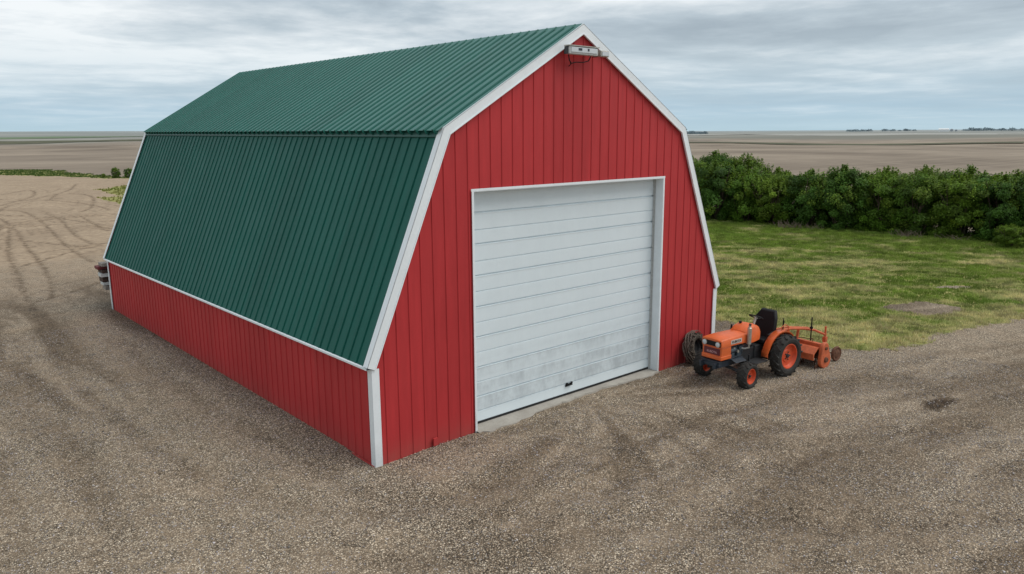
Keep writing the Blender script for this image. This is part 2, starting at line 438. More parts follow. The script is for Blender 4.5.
LAWN_EDGE = [(10.3, 60), (10.3, 30), (10.5, 14), (10.8, 6), (11.7, 3.2), (12.0, 1.5), (11.3, -.4), (11.2, -2.05), (13.0, -2.8), (15.4, -3.35), (18.2, -4.1), (26, -6.2), (60, -15)]
def in_poly(x, y, poly):
    ins = np.zeros(np.shape(x), bool); n = len(poly)
    for i in range(n):
        x0, y0 = poly[i]; x1, y1 = poly[(i + 1) % n]
        if y0 == y1: continue
        c = ((y0 > y) != (y1 > y)) & (x < (x1 - x0) * (y - y0) / (y1 - y0) + x0)
        ins ^= c
    return ins
LAWN_POLY = LAWN_EDGE + [(60, 60)]
def lawn_mask(x, y):
    near = (x > 7) & (x < 64) & (y > -19) & (y < 64)
    m = np.zeros(np.shape(x))
    xs, ys = x[near], y[near]
    d = dist_poly(xs, ys, LAWN_EDGE); sgn = np.where(in_poly(xs, ys, LAWN_POLY), 1, -1)
    e = d * sgn + (fbm(xs, ys, 1.6, 3, 4) - .5) * 1.3 + (vnoise(xs, ys, .22, 8) - .5) * .35
    v = .5 + e * 1.2
    for (cx, cy, ax, ay, ang) in ((17.45, -1.55, 1.15, .75, -.7), (21.6, -1.0, .75, .22, -.7)):
        ca, sa = math.cos(ang), math.sin(ang)
        u = ((xs - cx) * ca + (ys - cy) * sa) / ax; w = (-(xs - cx) * sa + (ys - cy) * ca) / ay
        rr = np.hypot(u, w) + (fbm(xs, ys, .5, 21, 3) - .5) * .9
        v = np.minimum(v, .5 + (rr - 1) * 2.2)
    v = np.where(xs > 31.6 + (16 - ys) * .18, v * np.clip(1.2 - (xs - (31.6 + (16 - ys) * .18)) * .5, .0, 1), v)
    m[near] = np.clip(v, 0, 1)
    # weedy green patch and the grass strip along the far edge of the yard
    r2 = np.hypot((x - 17.0) / 4.2, (y - 64) / 10.5) + (fbm(x, y, 3, 33, 3) - .5) * .8
    m = np.maximum(m, np.clip(.5 + (1 - r2) * 3, 0, 1))
    m = np.maximum(m, strip_mask(x, y))
    return m
STRIP = [(-80, 175), (-30, 150), (12.2, 119), (17.8, 99), (21.5, 88), (30, 70), (45, 55)]
def strip_mask(x, y):
    d = dist_poly(x, y, STRIP)
    w = np.interp(y, [60, 88, 100, 119, 170], [.8, 1.0, 2.2, 7.0, 12])
    return np.clip(.5 + (w - d + (fbm(x, y, 2.5, 44, 3) - .5) * 3) * .8, 0, 1)

def height(x, y):
    x = np.asarray(x, float); y = np.asarray(y, float)
    h = (fbm(x, y, 5, 1, 3) - .5) * .09 + (fbm(x, y, .7, 2, 3) - .5) * .035
    near = (np.abs(x) < 20) & (y < 80)
    if near.any():
        xs, ys = x[near], y[near]; dd = np.zeros(xs.shape)
        for k, p in TRACKS.items():
            d = dist_poly(xs, ys, p); dd -= .020 * np.exp(-(d / .13) ** 2); dd += .010 * np.exp(-((d - .32) / .12) ** 2)
        for k, p in WIDE.items():
            d = dist_poly(xs, ys, p); dd -= .03 * np.exp(-(d / .28) ** 2); dd += .02 * np.exp(-((d - .6) / .22) ** 2)
        h[near] += dd
    # calm next to the barn and its slab
    bx = np.maximum(np.maximum(-x, x - 9.144), 0); by = np.maximum(np.maximum(-y, y - 14.86), 0)
    db = np.hypot(bx, by); k = smooth(.1, 1.6, db)
    h = h * k + (-.012 + (fbm(x, y, .6, 5, 3) - .5) * .03) * (1 - k)
    h = np.where(db <= 0, -.03, h)
    # gravel pushed up over the slab's outer edge
    h = h - .03 * smooth(1.2, .2, np.hypot(x, y))
    r = np.hypot(x, y)
    roll = (fbm(x, y, 170, 11, 3) - .5) * 7 * smooth(130, 420, r) * (1 - smooth(900, 1500, r))
    az = np.degrees(np.arctan2(x, y))          # long low rise of the land to the north
    roll = roll + .0047 * np.minimum(r, 7000) * smooth(1100, 3800, r) * smooth(46, 12, np.abs(az - 0)) * (y > 0)
    h = h * (1 - smooth(120, 300, r)) + roll - 1.2 * smooth(130, 420, r)
    return h

def axis(segs):
    out = [segs[0][0]]
    for a, b, s in segs:
        n = max(1, int(round((b - a) / s))); out += list(np.linspace(a, b, n + 1)[1:])
    return np.array(out)
def geo(a, b, s, g):
    out = []; v = a; step = s
    while v < b: v += step; step *= g; out.append(v)
    return out
xa = axis([(-16, -8, .35), (-8, 20, .10), (20, 40, .2), (40, 90, 1.0)])
xa = np.concatenate([[-v for v in geo(16, 14000, .8, 1.14)][::-1], xa, geo(90, 14000, 2, 1.12)])
ya = axis([(-14, -10, .3), (-10, 16, .10), (16, 50, .2), (50, 140, .6), (140, 400, 6)])
ya = np.concatenate([[-v for v in geo(14, 14000, .8, 1.16)][::-1], ya, geo(400, 14000, 10, 1.12)])
X, Y = np.meshgrid(xa, ya); Xf, Yf = X.ravel(), Y.ravel()
Zf = height(Xf, Yf)
lawn = lawn_mask(Xf, Yf)
track = np.zeros(len(Xf))
nr = (np.abs(Xf) < 22) & (Yf < 82) & (Yf > -12)
xs, ys = Xf[nr], Yf[nr]; tv = np.zeros(xs.shape)
wbl = (fbm(xs, ys, .6, 71, 3) - .5) * .35
for p in TRACKS.values():
    d = dist_poly(xs, ys, p) + wbl * .35; tv = np.maximum(tv, .80 * np.exp(-(d / (.075 + .0012 * np.clip(ys, 0, 80))) ** 2)); tv = np.maximum(tv, .4 * np.exp(-((d - 1.05) / .10) ** 2) * (vnoise(xs, ys, 2.5, 61) > .55))
for p in WIDE.values():
    d = dist_poly(xs, ys, p) + wbl; tv = np.maximum(tv, .55 * np.exp(-(d / .17) ** 2) * (.35 + .65 * smooth(.3, .65, fbm(xs, ys, 2.6, 62, 3))))
# damp hollow and small puddle scars
for (cx, cy, ax, ay, ang, s) in ((9.45, -4.9, .42, .13, -.35, 2.4), (9.15, -5.0, .20, .08, -.5, 2.0), (3.0, -2.2, 1.5, .8, 0, .35), (2.5, -1.2, .9, .5, .2, .3)):
    ca, sa = math.cos(ang), math.sin(ang)
    u = ((xs - cx) * ca + (ys - cy) * sa) / ax; w = (-(xs - cx) * sa + (ys - cy) * ca) / ay
    tv = np.maximum(tv, s * np.clip(1.25 - np.hypot(u, w) - (fbm(xs, ys, .3, 75, 3) - .5), 0, 1))
track[nr] = np.clip(tv, 0, 1)
# how stony: loose gravel round the barn, packed tan dirt in the yard behind
grav = .62 - .72 * smooth(9, 40, Yf + (fbm(Xf, Yf, 6, 83, 3) - .5) * 16) + .12 * (fbm(Xf, Yf, 3, 81, 3) - .5)
wallband = np.exp(-(((np.maximum(-Xf, 0) - .25) / .5) ** 2)) * (Yf < 16) * (Xf < .2) + np.exp(-(((-Yf) / .4) ** 2)) * (Xf > -.5) * (Xf < 2) 
grav = np.clip(grav + .3 * wallband, 0, 1)
# streaks of finer, darker material following the way vehicles sweep round the barn
flow = np.zeros(len(Xf)); g0 = (Xf > -14) & (Xf < 24) & (Yf > -14) & (Yf < 24)
fx_, fy_ = Xf[g0], Yf[g0]
d1 = dist_poly(fx_, fy_, [(-1.0, 30), (-1.0, 6), (-.7, 1.0), (.4, -.9), (2.2, -1.3), (5, -1.2), (9, -1.9), (16, -4), (30, -8)])
d1 = d1 + (fbm(fx_, fy_, 2.4, 142, 3) - .5) * .7
al = fx_ * .07 - fy_ * .07
f1 = fbm(d1, al, .62, 143, 4); f2 = fbm(d1 * 1.0 + 40, al * 1.3, .24, 147, 3)
fan = np.clip(np.hypot(fx_ - 4.6, fy_ + .2), 0, 99); ang_ = np.arctan2(fy_ + .2, fx_ - 4.6) * 2.2 + fan * .10
f3 = fbm(ang_ * 1.4, fan * .18, .42, 151, 3)
fl_ = np.clip(smooth(.47, .62, f1) * .85 + smooth(.52, .66, f2) * .55, 0, 1) * smooth(.1, .9, d1)
fl_ = np.maximum(fl_, smooth(.52, .68, f3) * smooth(6.5, 2.0, fan) * .8)
fl_ *= smooth(.28, .60, fbm(fx_, fy_, 4.5, 155, 2)) * .75 + .2
fl_ = np.maximum(fl_, np.clip(1.6 - np.hypot((fx_ - 9.4 + (fy_ + 4.9) * .3) / .42, (fy_ + 4.9) / .14), 0, 1) * 2)
flow[g0] = fl_ * smooth(24, 14, fy_)
mask = np.stack([lawn, track, grav, flow], 1)
nx, ny = len(xa), len(ya)
ii, jj = np.meshgrid(np.arange(nx - 1), np.arange(ny - 1))
a0 = (jj * nx + ii).ravel()
F = np.stack([a0, a0 + 1, a0 + nx + 1, a0 + nx], 1)
cx, cy = Xf[F].mean(1), Yf[F].mean(1); lm = lawn[F].mean(1); sm_ = strip_mask(cx, cy)
# side of the far strip: beyond it is tilled land
beyond_pts = STRIP + [(110, 0), (400, -200), (20000, -9000), (20000, 20000), (-20000, 20000), (-20000, 3500)]
beyond = in_poly(cx, cy, beyond_pts) & (sm_ < .5)
hedge_x = 34.5 + (16 - cy) * .18
beyond |= ((cx > hedge_x + 2.5) & (cy < 60)) | (cx < -90) | (cy < -90)
is_lawn = (lm > .5) & ~beyond
is_yard = ~is_lawn & ~beyond
VV = np.stack([Xf, Yf, Zf], 1)
def piece(name, sel, mat, label, cat):
    f = F[sel]; u, inv = np.unique(f, return_inverse=True)
    me = np_mesh(name, VV[u], inv.reshape(f.shape), mat, {'Mask': mask[u]}, smooth=True)
    return tag(link(name, me), label, cat, kind='structure')
piece('gravel_yard', is_yard, M['ground'], 'packed dirt and gravel yard with curved tyre tracks around the barn', 'gravel yard')
piece('lawn', is_lawn, M['ground'], 'mown lawn ground between the gravel yard and the shrub row', 'lawn')
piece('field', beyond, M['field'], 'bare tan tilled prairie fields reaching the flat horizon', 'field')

def h1(x, y): return float(height(np.array([x]), np.array([y]))[0])

# distant bands of land, each a long sheet lying on the fields
def band(name, pts, w, mat, label, cat, lift=.35):
    pts = curve_pts(pts, 6); mb = MB(); n = len(pts); vs = []; fs = []
    ws = w if isinstance(w, (list, tuple)) else [w, w]
    for i, p in enumerate(pts):
        a = np.array(pts[max(i - 1, 0)]); b = np.array(pts[min(i + 1, n - 1)]); d = (b - a) / np.linalg.norm(b - a); nn = np.array([-d[1], d[0]])
        wi = ws[0] + (ws[1] - ws[0]) * i / (n - 1)
        for k in range(5):
            q = np.array(p) + nn * wi * (k / 4 - .5); vs.append((q[0], q[1], h1(q[0], q[1]) + lift))
    for i in range(n - 1):
        for k in range(4): a = i * 5 + k; fs.append((a, a + 1, a + 6, a + 5))
    mb.add(vs, fs)
    return tag(mb.build(name, mat, smooth=True), label, cat, kind='structure')

# ------------------------------------------------------------------ scattered stones and grass (uncountable)
def scatter_stones():
    N = 190000
    x = rng.uniform(-7.5, 13, N); y = rng.uniform(-9.5, 13, N)
    g = fbm(x, y, 1.1, 91, 4)
    ok = ~((x > -.06) & (x < 9.2) & (y > -.02)) & ~((x > 1.95) & (x < 7.1) & (y > -.22 ) & (rng.random(N) < .93)) & (rng.random(N) < (.35 + 1.1 * smooth(.35, .62, g)))
    ok &= lawn_mask(x, y) < .5
    # thin out away from the foreground
    x, y = x[ok], y[ok]; n = len(x)
    z = height(x, y)
    s = rng.gamma(4, .0013, n) + .004; s = np.clip(s, .004, .021)
    octv = np.array([[1, 0, 0], [-1, 0, 0], [0, 1, 0], [0, -1, 0], [0, 0, .7], [0, 0, -.7]], float)
    octf = np.array([[0, 2, 4], [2, 1, 4], [1, 3, 4], [3, 0, 4], [2, 0, 5], [1, 2, 5], [3, 1, 5], [0, 3, 5]])
    V = octv[None] * (1 + rng.uniform(-.35, .35, (n, 6, 3))) + rng.uniform(-.25, .25, (n, 6, 3))
    ang = rng.uniform(0, 2 * PI, n); ca, sa = np.cos(ang), np.sin(ang)
    V = np.stack([V[..., 0] * ca[:, None] - V[..., 1] * sa[:, None], V[..., 0] * sa[:, None] + V[..., 1] * ca[:, None], V[..., 2]], -1)
    V = V * s[:, None, None] + np.stack([x, y, z + s * .25], 1)[:, None]
    Fc = (octf[None] + (np.arange(n) * 6)[:, None, None]).reshape(-1, 3)
    val = np.clip(rng.normal(.36, .13, n), .08, .66); val = np.where(rng.random(n) < .05, rng.uniform(.5, .75, n), val)
    warm = rng.uniform(.72, .95, n)
    val = val * .95; C = np.stack([val, val * (.89 + .1 * (warm - .72)), val * warm, np.ones(n)], 1)
    me = np_mesh('loose_gravel', V.reshape(-1, 3), Fc, M['stone'], {'Col': np.repeat(C, 6, 0)})
    tag(link('loose_gravel', me), 'loose pale and brown stones scattered over the gravel yard', 'gravel', kind='stuff')
scatter_stones()

def blades(x, y, z, hgt, wid, col, name, lean=.6, nb=4):
    n = len(x) * nb
    x = np.repeat(x, nb) + rng.normal(0, .03, n); y = np.repeat(y, nb) + rng.normal(0, .03, n); z = np.repeat(z, nb)
    hg = np.repeat(hgt, nb) * rng.uniform(.6, 1.2, n); wd = wid * rng.uniform(.7, 1.4, n)
    an = rng.uniform(0, 2 * PI, n); la = rng.uniform(0, 2 * PI, n); ll = rng.uniform(.1, 1, n) * lean * hg
    dx, dy = np.cos(an) * wd / 2, np.sin(an) * wd / 2
    b0 = np.stack([x - dx, y - dy, z - .01], 1); b1 = np.stack([x + dx, y + dy, z - .01], 1)
    tp = np.stack([x + np.cos(la) * ll, y + np.sin(la) * ll, z + hg], 1)
    V = np.stack([b0, b1, tp], 1).reshape(-1, 3); Fc = np.arange(n * 3).reshape(-1, 3)
    C = np.repeat(np.repeat(col, nb, 0) * rng.uniform(.75, 1.25, (n, 1)), 3, 0); C = np.concatenate([C, np.ones((len(C), 1))], 1)
    return np_mesh(name, V, Fc, M['grass'], {'Col': C})
def scatter_grass():
    N = 210000
    x = rng.uniform(9.3, 37, N); y = rng.uniform(-10, 26, N)
    lmk = lawn_mask(x, y)
    ok = (lmk > .42 + rng.uniform(-.15, .3, N)) & ~((x < 9.3) & (y < 15))
    x, y = x[ok], y[ok]; z = height(x, y)
    n1 = fbm(x * .8 + y * .5, y - x * .5, 2.6, 101, 4); n2 = fbm(x * .7 + y * .7, (y - x) * .45, .55, 104, 4); hd = np.clip((x - 23 - (16 - y) * .1) / 8, 0, 1)
    edge = np.exp(-dist_poly(x, y, LAWN_EDGE) / 1.6) 
    st = .85 * smooth(.40, .68, n1 * .42 + n2 * .58 + .12 * edge - .13 * hd)
    green = np.stack([.125 + .03 * n2, .195 + .03 * n2, .030 + 0 * n2], 1); deep = np.array([.08, .15, .022]); straw = np.array([.46, .42, .20])
    col = green * (1 - st[:, None]) + straw * st[:, None]
    dk = smooth(.55, .75, fbm(x, y, 1.4, 108, 3))[:, None]; col = col * (1 - .25 * dk) + deep * .25 * dk; col = col * np.array([1.03, .97, 1.1]) * (1.36 * (.55 + .9 * vnoise(x, y, .28, 131)))[:, None]
    me = blades(x, y, z, .045 + .05 * vnoise(x, y, .6, 110) + .03 * hd, .026, col, 'grass')
    tag(link('grass', me), 'mown grass with straw coloured clippings on the lawn right of the barn', 'grass', kind='stuff')
    # green weeds of the far strip and the patch behind the barn
    N = 60000
    x = rng.uniform(-28, 32, N); y = rng.uniform(50, 150, N); ok = lawn_mask(x, y) > .5; ok &= ~((x > 24) & (y < 75)); x, y = x[ok], y[ok]; z = height(x, y)
    st = smooth(.45, .65, fbm(x, y, 4, 120, 3))[:, None] * (y < 80)[:, None]
    isp = (y < 80)[:, None]
    col = np.where(isp, np.array([.13, .17, .025]), np.array([.060, .105, .020])) * (1 - st) + np.array([.26, .25, .08]) * st
    me = blades(x, y, z, (.09 + .07 * rng.random(len(x))), .10, col, 'weeds', lean=.8, nb=3)
    tag(link('weeds', me), 'low green weeds growing along the far edge of the yard', 'weeds', kind='stuff')
scatter_grass()
# ------------------------------------------------------------------ the barn
W, L = 9.144, 14.86
def prof(y):
    """outer roof line (x, z) at depth y; the real shed is a little out of true at its far end"""
    k = y / L
    return [(-.078, 1.585 - .07 * k), (1.468, 5.165 + .04 * k), (4.572 - .15 * k, 6.950 + .035 * k), (7.676, 5.160), (9.215, 1.590)]
barn = empty('gambrel_barn', (0, 0, 0))
tag(barn, 'large red metal barn with a green gambrel roof and white trim', 'barn')

def rib_section(a, b, pitch, start, base=.034, top=.020, h=.020, gw=0.0, gd=0.0):
    """cross-section of ribbed sheet: flat pans, raised ribs and (roof) an added narrow groove beside each rib that shades to a dark line"""
    out = [(a, 0)]; s = start
    while s < b - base:
        if s - base / 2 - gw > a + .01:
            if gw: out += [(s - base / 2 - gw, 0), (s - base / 2 - gw * .95, -gd), (s - base / 2 - gw * .05, -gd)]  # groove added beside the rib so shade draws a dark line
            out += [(s - base / 2, 0), (s - top / 2, h), (s + top / 2, h), (s + base / 2, 0)]
        s += pitch
    out.append((b, 0)); return out

def ztop(x):
    P = prof(0)
    for (x0, z0), (x1, z1) in zip(P[:-1], P[1:]):
        if x0 <= x <= x1: return z0 + (z1 - z0) * (x - x0) / (x1 - x0) - .03
DX0, DX1, DH = 2.025, 7.053, 4.17
def gable(name, y0, sgn, mat, door):
    cs = rib_section(0.0, W, .2455, -.025 + .2455, h=.013)
    extra = [1.45, 4.572, 7.694] + ([DX0, DX1] if door else [])
    def off(x):
        for (a, oa), (b, ob) in zip(cs[:-1], cs[1:]):
            if a <= x <= b: return oa + (ob - oa) * (x - a) / max(b - a, 1e-9)
        return 0
    xs = sorted(set([c for c, _ in cs] + extra))
    mb = MB()
    for a, b in zip(xs[:-1], xs[1:]):
        if b - a < 1e-6: continue
        mid = (a + b) / 2
        z0 = DH if (door and DX0 < mid < DX1) else -.08
        mb.add([(a, y0 + sgn * off(a), z0), (b, y0 + sgn * off(b), z0), (b, y0 + sgn * off(b), ztop(b)), (a, y0 + sgn * off(a), ztop(a))], [(0, 1, 2, 3)])
    return mb.build(name, mat, barn)
gable('gable_wall', 0, -1, M['red_gable'], True)
gable('rear_wall', L, 1, M['red_gable'], False)
for sx, x0 in ((-1, 0), (1, W)):
    cs = rib_section(.0, L, .2385, .16, h=.014); mb = MB()
    for (a, oa), (b, ob) in zip(cs[:-1], cs[1:]):
        za = 1.555 - .07 * a / L; zb = 1.555 - .07 * b / L
        mb.add([(x0 + sx * oa, a, -.08), (x0 + sx * ob, b, -.08), (x0 + sx * ob, b, zb), (x0 + sx * oa, a, za)], [(0, 1, 2, 3)])
    mb.build('side_wall', M['red_side'], barn)

def slope(name, i0, i1, mat, h, gw, gd, lo_ext=0.0, lift=0.0, lo_cut=0.0, y_a=-.03, y_b=L + .03, start=.12):
    cs = rib_section(y_a, y_b, .2395, start, base=.030, top=.020, h=h, gw=gw, gd=gd); mb = MB()
    def pt(y, t, o):
        P = prof(min(max(y, 0), L)); a = Vector((P[i0][0], 0, P[i0][1])); b = Vector((P[i1][0], 0, P[i1][1]))
        d = (b - a).normalized(); n = Vector((-d.z, 0, d.x)); n = n if n.z > 0 else -n
        q = (a - d * lo_ext if t == 0 else b) + n * (o + lift); return (q.x, y, q.z)
    for (a, oa), (b, ob) in zip(cs[:-1], cs[1:]):
        mb.add([pt(a, 0, oa), pt(b, 0, ob), pt(b, 1, ob), pt(a, 1, oa)], [(0, 1, 2, 3)])
    o = mb.build(name, mat, barn)
    m = o.modifiers.new('thick', 'SOLIDIFY'); m.thickness = .004; m.offset = 0
    return o
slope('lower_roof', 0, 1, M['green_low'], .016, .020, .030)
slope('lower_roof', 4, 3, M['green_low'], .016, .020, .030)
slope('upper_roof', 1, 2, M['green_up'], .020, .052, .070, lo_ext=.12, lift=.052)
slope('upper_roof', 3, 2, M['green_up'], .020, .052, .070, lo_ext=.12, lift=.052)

def strip_along(name, f, mat, ya=-.02, yb=L + .02, n=30, w_noise=0):
    """quad strip profile f(y) -> list of (x,z), swept along the barn"""
    mb = MB(); k = None; vs = []
    for i in range(n + 1):
        y = ya + (yb - ya) * i / n; q = f(min(max(y, 0), L)); k = len(q); vs += [(a, y, b) for a, b in q]
    fs = []
    for i in range(n):
        for j in range(k - 1): a = i * k + j; fs.append((a, a + 1, a + k + 1, a + k))
    mb.add(vs, fs); o = mb.build(name, mat, barn)
    m = o.modifiers.new('thick', 'SOLIDIFY'); m.thickness = .004; m.offset = 0
    return o
def knee(side):
    def f(y):
        P = prof(y); K = P[1] if side < 0 else P[3]; E = P[0] if side < 0 else P[4]
        d = Vector((E[0] - K[0], E[1] - K[1])).normalized(); n = Vector((d.y, -d.x)) * (1 if side < 0 else -1)
        if n.x * side < 0: n = -n
        K = Vector(K)
        a = K + n * .034 + d * -.005; b = K + n * .036 + d * .135; c = b - n * .034 + d * .006
        return [tuple(a), tuple(b), tuple(c)]
    return f
strip_along('roof_flashing', knee(-1), M['green_trim'])
strip_along('roof_flashing', knee(1), M['green_trim'])
def ridge(y):
    P = prof(y); x, z = P[2]
    return [(x - .11, z - .064 + .060), (x, z + .060), (x + .11, z - .064 + .060)]
strip_along('ridge_cap', ridge, M['green_up'])
def eave(side):
    def f(y):
        P = prof(y); x, z = P[0] if side < 0 else P[4]
        return [(x + side * .010, z + .006), (x + side * .040, z - .002), (x + side * .040, z - .030), (x - side * .060, z - .032)]
    return f
strip_along('eave_trim', eave(-1), M['white_trim'])
strip_along('eave_trim', eave(1), M['white_trim'])

def offset_line(P, d):
    out = []
    for i, p in enumerate(P):
        ns = []
        for a, b in ((i - 1, i), (i, i + 1)):
            if a < 0 or b >= len(P): continue
            v = Vector((P[b][0] - P[a][0], P[b][1] - P[a][1])).normalized(); ns.append(Vector((-v.y, v.x)))
        n = sum(ns, Vector((0, 0))) / len(ns); n = n / n.length_squared
        out.append((p[0] + n.x * d, p[1] + n.y * d))
    return out
def rake(y_face, y_in, sgn):
    P = prof(0) if y_face < 1 else prof(L)
    mb = MB()
    def bandp(o1, o2, ya, yb):
        A, B = offset_line(P, o1), offset_line(P, o2)
        for i in range(4):
            q = [A[i], A[i + 1], B[i + 1], B[i]]
            vs = [(x, ya, z) for x, z in q] + [(x, yb, z) for x, z in q]
            mb.add(vs, [(0, 1, 2, 3), (7, 6, 5, 4), (0, 4, 5, 1), (2, 6, 7, 3)] + ([(0, 3, 7, 4)] if i == 0 else []) + ([(1, 5, 6, 2)] if i == 3 else []))
    bandp(.046, -.095, y_face, y_face + sgn * .022)
    bandp(.049, .038, y_face + sgn * .0, y_face + sgn * .125)
    bandp(-.092, -.110, y_face - sgn * .009, y_face + sgn * .03)
    o = mb.build('rake_trim', M['white_trim'], barn)
    return o
rake(-.058, 0, 1)
rake(L + .058, 0, -1)
for sx, x0 in ((-1, 0.0), (1, W)):
    for sy, y0 in ((-1, 0.0), (1, L)):
        mb = MB(); wf = .125
        mb.box((x0 - sx * (wf / 2 - .034), y0 + sy * .030, .735), (wf, .012, 1.63))
        mb.box((x0 + sx * .030, y0 - sy * .032, .735), (.012, .115, 1.63))
        mb.box((x0 - sx * (wf - .034), y0 + sy * .028, .735), (.012, .018, 1.63))
        mb.build('corner_trim', M['white_trim'], barn)
# lighter sole flashing along the wall foot
mb = MB(); mb.box((.028, L / 2, -.055), (.03, L, .05)); mb.build('base_flashing', M['red_side'], barn, loc=(-.060, 0, -.01))

# door
door = MB()
lines = [3.79, 3.49, 3.25, 2.95, 2.70, 2.42, 2.15, 1.87, 1.61, 1.33, 1.06, .79, .52, .25]
prof_z = [(4.16, .206)]
for k, z in enumerate(lines):
    j = (k % 2 == 0); w = .016 if j else .011; dp = .030 if j else .017
    prof_z += [(z + w, .200), (z + w * .5, .200 + dp), (z - w * .5, .200 + dp), (z - w, .196 if j else .201), (z - w - .03, .200)]
prof_z.append((.055, .2))
for (z0, y0), (z1, y1) in zip(prof_z[:-1], prof_z[1:]):
    door.add([(DX0 + .004, y0, z0), (DX1 - .004, y0, z0), (DX1 - .004, y1, z1), (DX0 + .004, y1, z1)], [(0, 1, 2, 3)])
gd = door.build('garage_door', M['door'], barn)
mb = MB(); mb.box(((DX0 + DX1) / 2, .206, .036), (DX1 - DX0 - .012, .03, .04)); mb.build('bottom_seal', M['seal'], gd)
hx, hz = 4.52, .22
mb = MB()
mb.box((hx, .188, hz), (.17, .012, .05)); mb.box((hx - .06, .172, hz + .035), (.035, .03, .035)); mb.box((hx + .07, .172, hz + .035), (.035, .03, .035))
mb.tube([(hx - .06, .17, hz + .02), (hx - .06, .15, hz), (hx + .07, .15, hz), (hx + .07, .17, hz + .02)], .008, 6)
mb.build('door_handle', M['black'], gd)
for z in lines[1::2]:      # hinge ends in the track
    pass
# frame: header, jambs and the thin J trim round the opening
mb = MB()
mb.box(((DX0 + DX1) / 2, -.030, DH + .018), (DX1 - DX0 + .10, .012, .040))
mb.box((DX0 - .020, -.030, DH / 2 - .02), (.040, .012, DH + .035)); mb.box((DX1 + .020, -.030, DH / 2 - .02), (.040, .012, DH + .035))
mb.build('door_frame', M['white_trim'], barn)
mb = MB()
mb.box(((DX0 + DX1) / 2, .085, DH - .006), (DX1 - DX0, .235, .012))
mb.box((DX0 + .0, .085, DH / 2), (.012, .235, DH - .02)); mb.box((DX1 - .0, .085, DH / 2), (.012, .235, DH - .02))
mb.build('door_jamb', M['white_trim'], barn)
mb = MB(); mb.box((DX1 - .022, .188, DH / 2), (.03, .022, DH - .02)); mb.box((DX1 - .010, .175, DH / 2), (.008, .04, DH - .02))
for z in lines[::2]: mb.box((DX1 - .038, .182, z + .03), (.022, .02, .05))
mb.build('door_track', M['lamp_grey'], barn)
mb = MB(); mb.box((1.12, -.042, .06), (.085, .035, .13))
mb.build('anchor_bracket', M['red_side'], barn)
mb = MB(); mb.box((W / 2, L / 2, -.06), (W - .2, L - .2, .02)); mb.build('floor', M['concrete'], barn)

# concrete sill in front of the door
xs = np.linspace(DX0 - .03, DX1 + .03, 60); ed = []
for x in xs:
    base = np.interp(x, [2, 2.2, 2.8, 3.4, 4.2, 5.2, 6.2, 6.8, 7.1], [-.07, -.20, -.20, -.10, -.02, .03, -.05, -.12, -.06])
    ed.append(base + (vnoise(np.array([x]), np.array([0.]), .12, 5)[0] - .5) * .09)
mb = MB()
for i in range(59):
    mb.add([(xs[i], .24, .012), (xs[i + 1], .24, .012), (xs[i + 1], ed[i + 1], .006), (xs[i], ed[i], .006), (xs[i], ed[i] - .02, -.08), (xs[i + 1], ed[i + 1] - .02, -.08)], [(0, 1, 2, 3), (3, 2, 5, 4)])
tag(mb.build('concrete_sill', M['concrete']), 'pale worn concrete sill under the roller door', 'concrete sill', kind='structure')

# light at the gable peak
lamp = empty('floodlight', (4.19, -.05, 6.49)); tag(lamp, 'long weathered white floodlight under the gable peak', 'floodlight')
mb = MB(); mb.box((.20, -.15, .02), (.74, .10, .135)); mb.build('housing', M['lamp_grey'], lamp, bevel=.015)
mb = MB(); mb.box((.20, -.205, .03), (.66, .014, .085)); mb.build('lens', M['lamp_lens'], lamp, bevel=.004)
mb = MB()
for x, w_ in ((.09, .09), (.30, .04)): MB().box((x, -.2145, .04), (w_, .006, .04)).build('lamp_clip', M['frame_blue'], lamp)
mb = MB(); mb.box((.20, -.15, .098), (.78, .13, .016)); mb.build('top_shield', M['silver'], lamp)
MB().box((-.08, -.055, .0), (.03, .13, .05)).build('bracket', M['dark_metal'], lamp); MB().box((.48, -.055, .0), (.03, .13, .05)).build('bracket', M['dark_metal'], lamp); MB().box((-.175, -.13, .02), (.012, .09, .13)).build('end_cap', M['dark_metal'], lamp)
mb = MB(); mb.tube([(-.10, -.11, -.05), (-.07, -.10, -.14), (0, -.08, -.19), (.12, -.08, -.165), (.30, -.09, -.16), (.42, -.10, -.13), (.46, -.12, -.05)], .010, 6)
mb.tube([(-.07, -.10, -.12), (.02, -.05, -.20), (.05, .03, -.23)], .009, 6)
mb.build('cable', M['black'], lamp, smooth=True)
lamp2 = empty('floodlight', (4.84, -.06, 6.46)); tag(lamp2, 'short grey lamp box beside the long floodlight, overlapping the white rake trim', 'floodlight')
mb = MB(); mb.box((.07, -.17, .03), (.22, .10, .11)); mb.build('housing', M['silver'], lamp2, bevel=.012)
mb = MB(); mb.box((.07, -.226, .03), (.17, .012, .07)); mb.build('lens', M['lamp_lens'], lamp2)
mb = MB(); mb.box((.0, -.06, .0), (.03, .13, .04)); mb.build('bracket', M['dark_metal'], lamp2)

# ------------------------------------------------------------------ text helper
def text(name, s, size, mat, parent, loc, rot, depth=.002):
    cu = bpy.data.curves.new(name, 'FONT'); cu.body = s; cu.size = size; cu.extrude = depth; cu.align_x = 'CENTER'; cu.align_y = 'CENTER'; cu.offset = size * .018
    o = bpy.data.objects.new(name, cu); COL.objects.link(o)
    dg = bpy.context.evaluated_depsgraph_get(); me = bpy.data.meshes.new_from_object(o.evaluated_get(dg))
    COL.objects.unlink(o); bpy.data.objects.remove(o)
    me.materials.clear(); me.materials.append(mat)
    q = link(name, me, parent); q.location = loc; q.rotation_euler = rot
    return q

